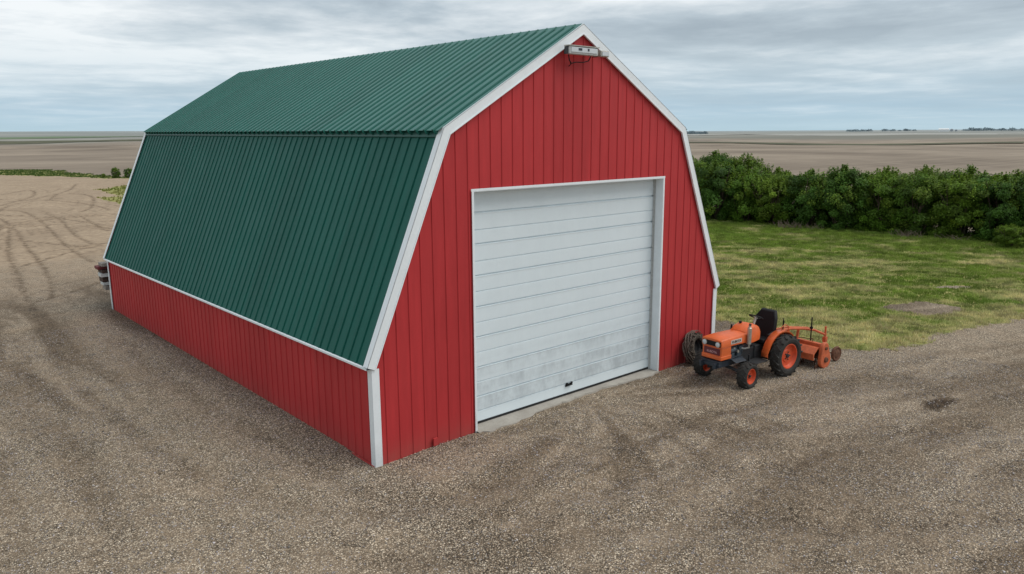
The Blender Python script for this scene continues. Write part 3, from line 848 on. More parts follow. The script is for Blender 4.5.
# ------------------------------------------------------------------ tractor (x runs to the rear, -y is the side nearest the door)
TZ = h1(7.9, -1.4)
tr = empty('compact_tractor', (7.48, -1.41, TZ), R(-5)); tag(tr, 'small old orange farm tractor parked beside the barn corner', 'tractor')
def tyre_lathe(r, w, rim_r):
    return [(-w * .40, rim_r), (-w * .5, rim_r + (r - rim_r) * .25), (-w * .52, rim_r + (r - rim_r) * .6), (-w * .44, r * .955), (-w * .3, r * .985), (0, r), (w * .3, r * .985), (w * .44, r * .955), (w * .52, rim_r + (r - rim_r) * .6), (w * .5, rim_r + (r - rim_r) * .25), (w * .40, rim_r)]
def wheel(x, y, r, w, rim_r, side, nl, steer=0.0, lug=.03):
    o = MB().tube([(0, side * w * .1, 0), (0, -side * w * .38, 0)], [rim_r * .30, rim_r * .22], 12).build('wheel', M['orange_rim'], tr, smooth=True, loc=(x, y, r - .012))
    o.rotation_euler = (0, 0, steer)
    mb = MB(); mb.lathe(tyre_lathe(r - lug * .55, w, rim_r), (0, 0, 0), 40)
    for k in range(nl):
        for s in (-1, 1):
            a = 2 * PI * (k + (.5 if s > 0 else 0)) / nl
            rot = Matrix.Rotation(-a, 3, 'Y') @ Matrix.Rotation(s * R(38), 3, 'X')
            rad = r - lug * .45
            c = Matrix.Rotation(-a, 3, 'Y') @ Vector((rad - lug * .25, s * w * .26, 0))
            mb.box(c, (lug * 1.1, w * .60, lug * .85), rot, taper=.85)
    mb.build('tyre', M['rubber'], o, bevel=.003, segs=1)
    mb = MB(); e = w * .40; q = side
    pr = [(e * q, rim_r * 1.04), (e * q * 1.02, rim_r * .93), (e * q * .6, rim_r * .88), (e * q * .30, rim_r * .80), (e * q * .25, rim_r * .55), (e * q * .42, rim_r * .48), (e * q * .40, .0001)]
    mb.lathe(pr, (0, 0, 0), 32); mb.lathe([(-e * q, rim_r * 1.04), (-e * q * .2, rim_r * .85), (e * q * .3, rim_r * .84)], (0, 0, 0), 32)
    ri = mb.build('rim', M['orange_rim'], o, smooth=True)
    mb = MB()
    for k in range(5):
        a = 2 * PI * k / 5; mb.tube([(math.cos(a) * rim_r * .30, e * q * .38, math.sin(a) * rim_r * .30), (math.cos(a) * rim_r * .30, e * q * .38 + q * .022, math.sin(a) * rim_r * .30)], rim_r * .055, 6)
    mb.tube([(0, e * q * .3, 0), (0, e * q * .3 + q * .045, 0)], [rim_r * .20, rim_r * .14], 12)
    mb.build('hub_cap', M['dark_metal'], o)
    return o
wheel(.05, -.55, .275, .215, .160, -1, 15, R(4), .024)
wheel(.05, .56, .275, .215, .160, 1, 15, R(4), .024)
wheel(1.37, -.51, .452, .245, .270, -1, 17, 0, .042)
wheel(1.37, .51, .452, .245, .270, 1, 17, 0, .042)

def loft(sections):
    """sections: list of (x, [(y,z)...]) closed loops of equal length"""
    mb = MB(); n = len(sections[0][1]); vs = [(x, y, z) for x, lp in sections for y, z in lp]; fs = []
    for i in range(len(sections) - 1):
        for k in range(n): k2 = (k + 1) % n; fs.append((i * n + k, i * n + k2, (i + 1) * n + k2, (i + 1) * n + k))
    fs.append(tuple(range(n - 1, -1, -1))); fs.append(tuple((len(sections) - 1) * n + k for k in range(n)))
    return mb.add(vs, fs)
def arch(hw, z0, z1, r=.06, crown=.015):
    return [(-hw, z0), (-hw, z1 - r), (-hw + r * .35, z1 - r * .3), (-hw + r, z1), (0, z1 + crown), (hw - r, z1), (hw - r * .35, z1 - r * .3), (hw, z1 - r), (hw, z0)]
loft([(-.43, arch(.245, .84, .985, .03)), (-.40, arch(.25, .84, 1.005, .035)), (-.1, arch(.25, .84, 1.02, .04)), (.42, arch(.235, .83, 1.015, .04))]).build('hood', M['orange'], tr, bevel=.006, smooth=True)
# nose: lower orange cowl round a maroon badge panel
mb = MB(); mb.box((-.26, 0, .745), (.30, .485, .19)); mb.box((-.265, 0, .620), (.33, .50, .085)); mb.build('grille_cowl', M['orange'], tr, bevel=.014)
mb = MB(); mb.box((-.412, 0, .742), (.012, .40, .135)); gb = mb.build('grille', M['maroon'], tr, bevel=.003)
for k in range(5):
    pass
text('badge_lettering', 'KUBOTA', .062, M['pink'], tr, (-.4205, .0, .725), (PI / 2, 0, -PI / 2))
mb = MB(); mb.box((-.426, 0, .905), (.016, .455, .105)); mb.build('light_panel', M['black'], tr, bevel=.006)
for s in (-1, 1):
    mb = MB(); mb.tube([(-.430, s * .165, .905), (-.456, s * .165, .905)], [.050, .056], 20)
    hl = mb.build('headlight', M['silver'], tr, smooth=True)
    mb = MB(); mb.tube([(-.454, s * .165, .905), (-.462, s * .165, .905), (-.468, s * .165, .905)], [.049, .042, .018], 20); mb.build('lens', M['lamp_lens'], hl, smooth=True)
# side badge with dark lettering
for s in (-1, 1):
    mb = MB(); mb.box((.03, s * .2505, .920), (.34, .008, .085)); b = mb.build('side_badge', M['badge_light'], tr)
    b2 = text('badge_lettering', 'KUBOTA', .070, M['black'], tr, (.03, s * .2555, .918), (PI / 2, 0, 0 if s < 0 else PI))
# engine, frame
mb = MB(); mb.box((.12, 0, .62), (.52, .26, .34)); mb.box((.10, -.03, .80), (.42, .20, .06)); mb.tube([(-.05, -.15, .70), (.10, -.16, .72)], .055, 12); mb.tube([(.2, -.14, .60), (.2, -.2, .60)], .05, 12); mb.box((.30, -.15, .72), (.12, .07, .10)); mb.box((.02, -.16, .58), (.10, .06, .14))
for k in range(5): mb.tube([(-.02 + k * .09, -.14, .80), (-.04 + k * .09, -.19, .70), (0 + k * .08, -.17, .58)], .011, 5)
mb.build('engine', M['engine'], tr, bevel=.01)
MB().tube([(.16, -.175, .675), (.16, -.215, .675)], .030, 10).build('oil_filter', M['silver'], tr); MB().box((.05, -.18, .755), (.05, .04, .03)).build('engine_bracket', M['silver'], tr)
mb = MB(); mb.box((-.10, -.165, .47), (.92, .045, .12)); mb.box((-.10, .165, .47), (.92, .045, .12)); mb.box((-.42, 0, .50), (.09, .46, .11)); mb.box((-.47, 0, .475), (.03, .52, .055)); mb.box((-.02, 0, .52), (.7, .30, .06))
mb.box((.05, -.20, .575), (.44, .06, .012), Matrix.Rotation(R(-6), 3, 'Y')); mb.box((.10, -.27, .52), (.34, .16, .015), Matrix.Rotation(R(20), 3, 'X'))
mb.build('front_frame', M['frame_blue'], tr, bevel=.006)
mb = MB(); mb.tube([(.03, -.50, .28), (.02, -.2, .33), (.02, 0, .345), (.02, .2, .33), (.03, .50, .28)], .035, 8); mb.tube([(.16, -.42, .28), (.16, .42, .28)], .013, 6); mb.box((0, -.38, .29), (.06, .06, .15)); mb.box((0, .38, .29), (.06, .06, .15)); mb.build('front_axle', M['dark_metal'], tr, bevel=.004)
mb = MB(); mb.box((.62, 0, .52), (.55, .24, .26)); mb.box((1.05, 0, .50), (.5, .30, .34)); mb.tube([(1.33, -.42, .43), (1.33, .42, .43)], .075, 12); mb.box((1.35, 0, .5), (.3, .36, .40)); mb.build('gearbox', M['dark_metal'], tr, bevel=.015)
for s in (-1, 1): MB().box((.66, s * .30, .40), (.42, .28, .02)).build('foot_plate', M['dark_metal'], tr, bevel=.004)
MB().box((.52, -.22, .47), (.03, .04, .14)).build('pedal', M['dark_metal'], tr)
# dash and tank cowl
loft([(.40, arch(.215, .80, 1.03, .05)), (.50, arch(.22, .78, 1.11, .06)), (.66, arch(.215, .78, 1.16, .07)), (.86, arch(.20, .80, 1.10, .08)), (.93, arch(.17, .84, 1.04, .08))]).build('fuel_tank_cowl', M['orange'], tr, bevel=.008, smooth=True)
MB().tube([(.60, .10, 1.14), (.60, .10, 1.19)], .03, 8).build('filler_cap', M['black'], tr)
MB().tube([(.44, .20, 1.02), (.44, .20, 1.12)], .02, 8).build('air_intake', M['black'], tr)
# steering wheel
o = MB(); c = Vector((.99, 0, 1.235)); ax = Vector((.42, 0, .9)).normalized(); u, w = frame_of(ax)
ring = [c + (u * math.cos(a) + w * math.sin(a)) * .145 for a in [2 * PI * k / 28 for k in range(29)]]
o.tube(ring, .014, 8, caps=False)
for k in range(3):
    a = 2 * PI * k / 3 + .4; o.tube([c - ax * .02, c + (u * math.cos(a) + w * math.sin(a)) * .142], .009, 6)
sw = o.build('steering_wheel', M['black'], tr, smooth=True)
MB().tube([c - ax * .015, c - ax * .28], [.028, .022], 10).build('steering_column', M['silver'], sw, smooth=True)
MB().tube([c + ax * .012, c - ax * .03], [.034, .04], 12).build('steering_hub', M['silver'], sw, smooth=True)
# upright exhaust on the near side
mb = MB(); mb.tube([(.40, -.285, .72), (.40, -.285, .80), (.40, -.285, .805), (.40, -.285, 1.14), (.40, -.285, 1.16), (.40, -.285, 1.20)], [.022, .022, .045, .045, .026, .024], 14)
mb.tube([(.28, -.14, .72), (.36, -.22, .70), (.40, -.285, .73)], .022, 8); mb.build('exhaust', M['silver'], tr, smooth=True)
mb = MB(); mb.tube([(.40, -.285, 1.19), (.415, -.285, 1.235)], [.028, .024], 10); mb.build('exhaust_tip', M['dark_metal'], tr)
# seat
mb = MB(); mb.box((1.18, 0, .735), (.42, .46, .10)); mb.box((1.16, 0, .64), (.26, .30, .12)); st = mb.build('seat', M['black'], tr, bevel=.03, segs=3)
poly = [(-.25, .0), (.25, .0), (.27, .22), (.255, .45), (.17, .60), (-.17, .60), (-.255, .45), (-.27, .22)]
mb = MB(); vs = []
for xo, sc in ((-.045, .93), (-.01, 1), (.045, 1), (.075, .9)):
    for (y, z) in poly:
        zz = .74 + z * sc + (0 if sc == 1 else .02); wrap = -abs(y) ** 2 * 1.6
        vs.append((1.38 + xo + z * .16 + wrap, y * sc, zz))
n = 8; fs = [tuple(range(n - 1, -1, -1)), tuple(3 * n + k for k in range(n))]
for i in range(3):
    for k in range(n): k2 = (k + 1) % n; fs.append((i * n + k, i * n + k2, (i + 1) * n + k2, (i + 1) * n + k))
mb.add(vs, fs); mb.build('backrest', M['black'], tr, bevel=.012, smooth=True)
for s in (-1, 1):
    MB().box((1.24, s * .25, .86), (.30, .05, .13), Matrix.Rotation(R(-14), 3, 'Y')).build('armrest', M['black'], tr, bevel=.02)
    # fender: plate curved over the tyre with an inner skirt
    mb = MB(); rr = .50; pts = []
    for k in range(15):
        a = R(168 - k * 10.2); pts.append((1.38 + rr * math.cos(a) * 1.02, .45 + rr * math.sin(a)))
    pts = [(.86, .46), (.865, .56)] + pts[1:]
    y0, y1 = s * .27, s * .435
    vs = [(x, y, z) for x, z in pts for y in (y0, y1)] + [(x, y1, z - .035) for x, z in pts]
    n = len(pts); fs = [(2 * i, 2 * i + 1, 2 * i + 3, 2 * i + 2) for i in range(n - 1)] + [(2 * i + 1, 2 * n + i, 2 * n + i + 1, 2 * i + 3) for i in range(n - 1)]
    mb.add(vs, fs)
    sk = [(x, y0, z) for x, z in pts] + [(1.33, y0, .50)]; mb.add(sk, [tuple(range(len(sk)))])
    o = mb.build('fender', M['orange'], tr, smooth=True); m = o.modifiers.new('t', 'SOLIDIFY'); m.thickness = .008
    mb = MB(); mb.tube([(1.40, s * .36, .92), (1.40, s * .36, 1.02), (1.52, s * .36, 1.06), (1.64, s * .36, 1.0), (1.64, s * .36, .87)], .010, 6); mb.build('grab_rail', M['silver'] if s > 0 else M['orange_old'], tr, smooth=True)
for q in ([(1.02, -.26, .62), (1.02, -.27, .92)], [(1.10, .26, .62), (1.06, .30, 1.05)], [(1.55, -.28, .8), (1.56, -.30, 1.13)]): MB().tube(q, .011, 6).build('lever', M['black'], tr)
mb = MB()
for q, rr_ in (([(1.58, -.20, .62), (2.12, -.22, .60)], .022), ([(1.58, .20, .62), (2.12, .22, .60)], .022), ([(1.50, -.2, .32), (2.24, -.27, .27)], .02), ([(1.50, .2, .32), (2.24, .27, .27)], .02), ([(1.90, -.2, .60), (1.92, -.25, .28)], .014), ([(1.90, .2, .60), (1.92, .25, .28)], .014)): MB().tube(q, rr_, 8).build('hitch_arm', M['dark_metal'], tr)

# ------------------------------------------------------------------ rotary tiller behind the tractor
tl = empty('rotary_tiller', (7.50 + 2.47 * math.cos(R(5)) , -1.41 - 2.47 * math.sin(R(5)), TZ), R(-5)); tag(tl, 'faded orange rotary tiller mounted behind the small tractor', 'tiller')
HW = .66
prf = [(-.30, .20), (-.30, .34), (-.16, .46), (.08, .47), (.28, .36), (.36, .22), (.33, .22), (.25, .33), (.07, .435), (-.15, .425), (-.27, .33), (-.27, .20)]
mb = MB(); mb.prism(prf, -HW, HW); mb.build('tine_hood', M['orange_old'], tl, bevel=.004)
mb = MB(); mb.box((-.02, 0, .50), (.10, 2 * HW + .02, .075)); mb.build('cross_beam', M['orange_old'], tl, bevel=.006)
oval = [(.0 + .13 * math.cos(a), .42 + .16 * math.sin(a)) for a in [PI * k / 8 for k in range(9)]] + [(.03 + .20 * math.cos(a), .19 + .20 * math.sin(a)) for a in [PI + PI * k / 8 for k in range(9)]]
mb = MB(); mb.prism(oval, -HW - .10, -HW - .012); mb.build('chain_case', M['orange_old'], tl, bevel=.018, smooth=True)
MB().tube([(.02, -HW - .09, .19), (.02, -HW - .135, .19)], [.07, .05], 16).build('bearing_cap', M['rust'], tl, smooth=True); MB().tube([(0, -HW - .09, .45), (0, -HW - .125, .45)], .035, 12).build('bearing_cap', M['rust'], tl, smooth=True)
mb = MB(); mb.prism([(-.30, .06), (-.30, .34), (-.1, .46), (.08, .46), (.34, .26), (.34, .06), (.2, .02), (-.2, .02)], HW, HW + .012); mb.build('end_plate', M['orange_old'], tl)
mb = MB(); mb.tube([(.02, -HW, .19), (.02, HW, .19)], .03, 10)
for k in range(15):
    y = -HW + .05 + k * .079
    for s in (0, 1):
        a = k * .9 + s * PI; p = lambda r, b: (.02 + r * math.cos(b), y, .19 + r * math.sin(b))
        mb.tube([p(.03, a), p(.13, a + .15), p(.17, a + .5)], [.014, .013, .009], 5)
mb.build('tine_rotor', M['rust'], tl)
MB().box((.0, -HW - .0, .04), (.44, .012, .09)).build('skid', M['rust'], tl); MB().box((.36, 0, .17), (.012, 2 * HW - .04, .22), Matrix.Rotation(R(-14), 3, 'Y')).build('rear_apron', M['rust'], tl, bevel=.003)
# mast, top links
mb = MB(); mb.tube([(-.78, -.10, .84), (-.45, -.14, .84), (-.10, -.20, .80), (.22, -.32, .74), (.47, -.42, .62)], .026, 8)
mb.tube([(-.70, .12, .80), (-.25, .08, .80), (.20, -.14, .76), (.47, -.36, .64)], .022, 8); mb.build('top_frame', M['orange_old'], tl, smooth=True)
for s in (-1, 1): MB().box((-.12, s * .12, .62), (.04, .05, .34), Matrix.Rotation(R(12), 3, 'Y')).build('hitch_mast', M['orange_old'], tl, bevel=.005)
MB().box((-.38, 0, .66), (.45, .05, .05), Matrix.Rotation(R(22), 3, 'Y')).build('top_link', M['orange_old'], tl, bevel=.005)
mb = MB(); mb.tube([(.50, -.42, .20), (.50, -.42, .80)], .023, 10); mb.box((.50, -.42, .50), (.08, .08, .12)); mb.box((.42, -.42, .36), (.2, .05, .05)); mb.tube([(.44, -.42, .62), (.57, -.42, .60)], .012, 6); mb.build('depth_post', M['orange_old'], tl, bevel=.003)
gw = MB(); gw.lathe([(-.045, .001), (-.045, .05), (-.02, .11), (-.035, .155), (0, .175), (.035, .155), (.02, .11), (.045, .05), (.045, .001)], (.70, -.60, .170), 28); gw.build('gauge_wheel', M['rust'], tl, smooth=True)
mb = MB(); mb.tube([(.50, -.42, .24), (.60, -.50, .19), (.70, -.60, .170)], .016, 6); mb.build('wheel_arm', M['rust'], tl)
mb = MB(); mb.tube([(.06, -.34, .50), (.06, -.34, 1.06)], .014, 8); mb.box((.06, -.34, .82), (.05, .05, .05)); mb.build('lift_rod', M['black'], tl); MB().tube([(-.48, .02, .62), (-.48, .02, 1.05)], .011, 6).build('lift_rod', M['black'], tl)
mb = MB(); mb.tube([(-.02, -.44, .54), (.0, -.43, .60), (.04, -.30, .56), (.10, -.15, .55), (.02, 0, .53)], .009, 6); mb.build('chain', M['rust'], tl)

# ------------------------------------------------------------------ coil of wire against the wall
M['muddy'] = paint('mud caked tyre', (.035, .03, .026), .9, .4, 1.0, (.34, .28, .22), 7, spec=.1)
cw = empty('old_tyre', (8.18, -.27, h1(8.18, -.27)), R(8)); tag(cw, 'old lugged tyre caked with dry mud, leaning on the red wall behind the tractor nose', 'tyre')
cw.rotation_euler = (R(-12), 0, R(8))
mb = MB(); r_t, w_t, lg = .355, .24, .04
mb.lathe(tyre_lathe(r_t - lg * .55, w_t, .20), (0, 0, r_t), 40)
for k in range(16):
    for q in (-1, 1):
        a = 2 * PI * (k + (.5 if q > 0 else 0)) / 16
        rot = Matrix.Rotation(-a, 3, 'Y') @ Matrix.Rotation(q * R(38), 3, 'X'); v = Matrix.Rotation(-a, 3, 'Y') @ Vector((r_t - lg * .7, q * w_t * .26, 0))
        mb.box((v.x, v.y, v.z + r_t), (lg * 1.1, w_t * .62, lg * .85), rot, taper=.85)
mb.build('tyre_casing', M['muddy'], cw)
MB().lathe([(-.05, .205), (-.03, .16), (.02, .15), (.03, .06), (.0, .0005)], (0, 0, r_t), 28).build('rim', M['dark_metal'], cw, smooth=True)
mb = MB()
for k in range(8):
    r0 = rng.uniform(.26, .39); cy = rng.uniform(-.14, .10); ph = rng.uniform(0, 6.28)
    mb.tube([(r0 * math.cos(2 * PI * i / 24), cy + .03 * math.sin(5 * 2 * PI * i / 24 + ph), r_t + r0 * (1 + .04 * math.sin(7 * 2 * PI * i / 24 + ph)) * math.sin(2 * PI * i / 24)) for i in range(25)], .007, 5, caps=False)
mb.build('wire_strands', M['wire'], cw)

# ------------------------------------------------------------------ boards stacked behind the far corner
zs = .30
specs = [('wood_grey', .16, .15, 'lowest grey board in the stack behind the far barn corner', .08), ('wood_white', .15, .10, 'white painted board second from the bottom of the stack behind the barn', .12),
         ('wood_dark', .24, .16, 'blackened thick timber in the middle of the stack behind the barn', .13), ('wood_white', .20, .12, 'white board above the blackened timber behind the barn', .17),
         ('wood_dark', .34, .10, 'dark brown board below the maroon board behind the barn', .14), ('wood_red', .26, .10, 'maroon board near the top of the stack behind the barn', .22), ('wood_grey', .28, .11, 'grey weathered board on top of the stack behind the barn', .13)]
zb = h1(.6, 15.4)
for x in (.5, 2.3):
    mb = MB()
    for y in (15.12, 15.72): mb.box((x, y, .24 + zb), (.07, .07, .56))
    mb.box((x, 15.42, .49 + zb), (.08, .74, .07))
    tag(mb.build('timber_trestle', M['wood_dark']), 'low dark trestle holding up the %s end of the boards behind the barn' % ('outer' if x < 1 else 'inner'), 'trestle')
z = .525 + zb
for k, (m, wv, tk, lab, ext) in enumerate(specs):
    mb = MB(); x0 = -ext - .02; mb.box(((x0 + 3.0) / 2, 15.22 + .05 * (k % 3), z + tk / 2), (3.0 - x0, .26 + wv * .5, tk - .012), Matrix.Rotation(R((k * 37 % 5 - 2) * .5), 3, 'Z'))
    tag(mb.build('board', M[m], bevel=.006), lab, 'board', 'boards stacked behind the barn'); z += tk

# ------------------------------------------------------------------ shrubs of the shelterbelt
def leaf_cloud(r, seed, h, w, n, lsz, hue, light=0.0):
    g = np.random.default_rng(seed)
    nc = 95
    # clump centres through a ragged dome
    th = g.uniform(0, 2 * PI, nc); rad = np.sqrt(g.uniform(.10, 1, nc)) * w * .5; zc = g.uniform(.03, .86, nc)
    rad *= np.sqrt(np.clip(1.08 - np.clip(zc - .35, 0, 1) ** 2 * 1.9, .1, 1)); rad *= np.where(zc < .2, .9, 1)
    C = np.stack([rad * np.cos(th), rad * np.sin(th), zc * h], 1); cr = g.uniform(.16, .34, nc) * (h / 3.4) * 1.05
    k = g.integers(0, nc, n); d = g.normal(size=(n, 3)); d /= np.linalg.norm(d, axis=1)[:, None]; rr = g.uniform(.0, 1.35, n) ** .6
    P = C[k] + d * (cr[k] * rr)[:, None] * np.array([1.1, 1.1, .95])
    # upright leafy shoots breaking the outline
    ns = 60; sp = []
    for i in range(ns):
        a = g.uniform(0, 2 * PI); q = g.uniform(0, .46) * w; b = np.array([q * math.cos(a), q * math.sin(a), h * (.84 - .55 * (q / w) ** 1.3)])
        dirv = np.array([math.cos(a) * .35 * q / w + g.normal(0, .12), math.sin(a) * .35 * q / w + g.normal(0, .12), 1.0]); ln = g.uniform(.25, .62)
        t = g.uniform(0, 1, 46)[:, None]; sp.append(b + dirv * t * ln + g.normal(0, 1, (46, 3)) * (.085 * (1.1 - t)))
    S = np.concatenate(sp); P = np.concatenate([P, S]); n = len(P)
    out = P - np.array([0, 0, h * .45]); out /= np.linalg.norm(out, axis=1)[:, None] + 1e-6
    N = out + g.normal(0, .55, (n, 3)) + np.array([0, 0, .45]); N /= np.linalg.norm(N, axis=1)[:, None]
    U = np.cross(N, g.normal(size=(n, 3))); U /= np.linalg.norm(U, axis=1)[:, None]; Vv = np.cross(N, U)
    s = lsz * g.uniform(.6, 1.3, n)[:, None]
    q = np.stack([P - U * s, P + Vv * s * .48 + N * s * .12, P + U * s, P - Vv * s * .48 + N * s * .12], 1)
    q[..., 2] = np.maximum(q[..., 2], .03)
    tone = np.concatenate([np.clip(g.normal(1, .22, nc), .65, 1.4)[k], np.full(len(S), 1.12)]) * g.uniform(.72, 1.3, n)
    yel = np.concatenate([(g.random(nc) < .22)[k] * g.random(len(k)), g.random(len(S)) * .7])
    base = np.array(hue) * 1.12; yc = np.array([.30, .40, .045])
    col = (base * (1 - yel[:, None] * .6) + yc * yel[:, None] * .6) * tone[:, None] * (1 + light)
    col = np.repeat(np.concatenate([col, np.ones((n, 1))], 1), 4, 0)
    F = np.arange(n * 4).reshape(-1, 4)
    return np_mesh('crown', q.reshape(-1, 3), F, M['leaf'], {'Col': col})
def shrub_stems(seed, h, w, nst=9):
    g = np.random.default_rng(seed); mb = MB()
    for i in range(nst):
        a = g.uniform(0, 2 * PI); b = g.uniform(.05, .28); e = g.uniform(.18, .44) * w; hh = g.uniform(.6, .92) * h; r = g.uniform(.022, .05)
        p = [(b * math.cos(a), b * math.sin(a), -.05)]
        for t in (.3, .6, 1.0): p.append((b * math.cos(a) + (e * t) * math.cos(a + .3 * t) + g.normal(0, .04), b * math.sin(a) + e * t * math.sin(a + .3 * t) + g.normal(0, .04), hh * t))
        mb.tube(p, [r, r * .8, r * .55, r * .2], 6)
        for t in (1, 2):
            q = Vector(p[t]); mb.tube([q, q + Vector((g.normal(0, .25), g.normal(0, .25), .45)), q + Vector((g.normal(0, .4), g.normal(0, .4), .95))], [r * .5, r * .35, r * .12], 5)
    return mb
PROTO = []
HUES = [(.066, .125, .014), (.078, .150, .014), (.050, .110, .014), (.098, .165, .016), (.062, .130, .018), (.082, .142, .012)]
def make_shrub(i):
    root = empty('hedge_shrub'); h = [3.4, 3.0, 3.3, 3.1, 3.5, 2.9][i]; w = [2.9, 2.7, 2.8, 3.0, 2.7, 2.9][i]
    link('crown', leaf_cloud(0, 200 + i, h, w, 20000, .058, HUES[i]), root)
    shrub_stems(300 + i, h, w).build('stems', M['bark'], root)
    return root
for i in range(6): PROTO.append(make_shrub(i))
def copy_tree(o, parent=None):
    c = o.copy(); COL.objects.link(c); c.parent = parent
    for ch in [q for q in bpy.data.objects if q.parent == o]: copy_tree(ch, c)
    return c
first = [True] * 6
def place_shrub(i, x, y, s, rz, label, sz=1.0):
    o = PROTO[i] if first[i] else copy_tree(PROTO[i]); first[i] = False
    o.location = (x, y, h1(x, y) - .03); o.rotation_euler = (0, 0, rz); o.scale = (s, s, s * sz)
    tag(o, label, 'shrub', 'shrubs of the dense shelterbelt row'); return o
def hx_(y): return 32.5 + (16 - y) * .175
ORD = ['first', 'second', 'third', 'fourth', 'fifth', 'sixth', 'seventh', 'eighth', 'ninth', 'tenth', 'eleventh', 'twelfth', 'thirteenth']
SHAPE = ['tall dark green', 'dense mid green', 'broad dark green', 'low rounded green', 'leafy yellowish green']
fr_s = [1.10, 1.08, .98, .93, .95, .98, 1.0, .97, 1.0, .96, 1.06, 1.0]
ys_ = [17.4 - 1.75 * k for k in range(12)]
for k, y in enumerate(ys_):
    i = [0, 2, 1, 5, 2, 4, 1, 0, 3, 2, 4, 1][k]
    place_shrub(i, hx_(y) + [.1, -.2, .15, -.05][k % 4], y, fr_s[k], k * 1.7, '%s green leafy shrub counted from the barn, front row of the hedge' % ORD[k])
for k in range(11):
    y = 17.0 - 1.9 * k; i = [4, 0, 3, 1, 5, 3, 0, 2, 3, 5, 4][k]
    place_shrub(i, hx_(y) + 1.9, y, [1.16, 1.14, 1.0, .96, 1.02, 1.06, 1.0, 1.04, 1.05, 1.0, 1.1][k], k * 2.3 + 1, '%s shrub top counted from the barn, back row of the hedge' % ORD[k])
# low growth and dead twigs at the hedge foot
for (x, y, s) in ((34.0, .6, .34), (34.7, -1.2, .36)):
    o = copy_tree(PROTO[3]); o.location = (x - 1.3, y, h1(x, y)); o.scale = (s * 1.3, s * 1.3, s); o.name = 'low_bush'
    tag(o, 'low green bush at the foot of the hedge near the right edge' if y > 0 else 'low green bush just past the right edge at the hedge foot', 'bush')
def dead_clump(x, y, n, h, seed, label):
    g = np.random.default_rng(seed); mb = MB()
    for k in range(n):
        a = g.uniform(0, 6.28); b = g.uniform(0, .8); p = Vector((b * math.cos(a) * .5, b * math.sin(a), 0)); d = Vector((g.normal(0, .14), g.normal(0, .25), g.uniform(.5, 1) * h))
        mb.tube([p, p + d * .5 + Vector((0, g.normal(0, .04), 0)), p + d], [.012, .009, .004], 4)
    o = mb.build('dry_twigs', M['dry']); o.location = (x, y, h1(x, y) - .02); return tag(o, label, 'dry twigs', 'dry twigs at the hedge foot')
M['dry'] = paint('dry twigs', (.20, .15, .11), .9, .3, .3, (.14, .09, .07), 20)
dead_clump(31.9, 10.6, 45, .5, 5, 'pale brown dry twigs at the hedge foot closest to the barn')
dead_clump(32.2, 9.7, 30, .4, 6, 'short dry twigs right beside the tallest pale clump')
dead_clump(32.8, 5.0, 50, .4, 7, 'reddish dry twigs under the middle of the hedge')
dead_clump(34.2, .3, 25, .35, 8, 'dry twigs under the right end of the hedge')
dead_clump(33.3, 3.2, 20, .35, 9, 'sparse dry twigs between the middle and right end of the hedge')
# bare pale grass line hugging the hedge foot
# small bushes beyond the far end of the yard
for (x, y, s, i, sz, lab) in ((19.9, 91, .34, 0, 1.15, 'lone small bush beyond the yard, left one of two'), (21.1, 90, .40, 2, .9, 'rounded small bush beyond the yard, partly behind the barn edge'), (19.0, 93, .18, 3, .9, 'tiny bush left of the two small bushes at the far yard edge')):
    o = copy_tree(PROTO[i]); o.name = 'small_bush'; o.location = (x, y, h1(x, y)); o.scale = (s, s, s * sz); tag(o, lab, 'bush')

# ------------------------------------------------------------------ far country
M['band_dark'] = flat_noise('dark grassy verge', (.085, .090, .055), (.12, .115, .075), .05)
M['band_green'] = flat_noise('far green crop', (.12, .175, .10), (.16, .21, .13), .01)
M['band_pale'] = flat_noise('pale stubble', (.31, .31, .285), (.37, .365, .335), .004)
M['far_trees'] = flat_noise('far trees in haze', (.16, .22, .25), (.20, .26, .29), .06)  # blue-grey distance haze painted into the tree colour
band('grassy_verge', [(453, 114), (432, 200), (411, 281), (380, 420)], 34, M['band_dark'], 'dark grassy verge line crossing the right hand fields', 'verge')
band('grassy_verge', [(260, 640), (205, 757), (112, 809), (0, 850), (-150, 880)], 90, M['band_dark'], 'dark grassy verge line crossing the left hand fields', 'verge')
band('pale_stubble_field', [(1250, 180), (1120, 620), (1000, 1000), (900, 1250)], [420, 480], M['band_pale'], 'long pale field near the horizon on the right', 'field')
band('green_crop_field', [(330, 1500), (250, 1560), (150, 1640)], 700, M['band_green'], 'green crop field near the horizon on the left', 'field', lift=.6)
def far_tree(x, y, h, w, seed, label, grp='far trees on the horizon'):
    g = np.random.default_rng(seed); root = empty('far_tree', (x, y, h1(x, y))); tag(root, label, 'tree', grp)
    n = 260; th = g.uniform(0, 6.28, n); rr = np.sqrt(g.random(n)) * w / 2; z = g.uniform(.15, 1, n); P = np.stack([rr * np.cos(th) * (1.1 - z * .5), rr * np.sin(th) * (1.1 - z * .5), z * h], 1)
    d1 = g.normal(0, .16 * h, (n, 3)); d2 = g.normal(0, .16 * h, (n, 3)); q = np.stack([P, P + d1, P + d2], 1).reshape(-1, 3); q[:, 2] = np.maximum(q[:, 2], 0)
    link('crown', np_mesh('crown', q, np.arange(n * 3).reshape(-1, 3), M['far_trees'])).parent = root
    MB().tube([(0, 0, -.5), (0, 0, h * .5)], [.3, .15], 6).build('trunk', M['far_trees'], root)
def polar(px, dist):      # bearing in degrees east of north as seen from the yard
    a = R(px); return -5.85 + dist * math.sin(a), -9.9 + dist * math.cos(a)
k = 0
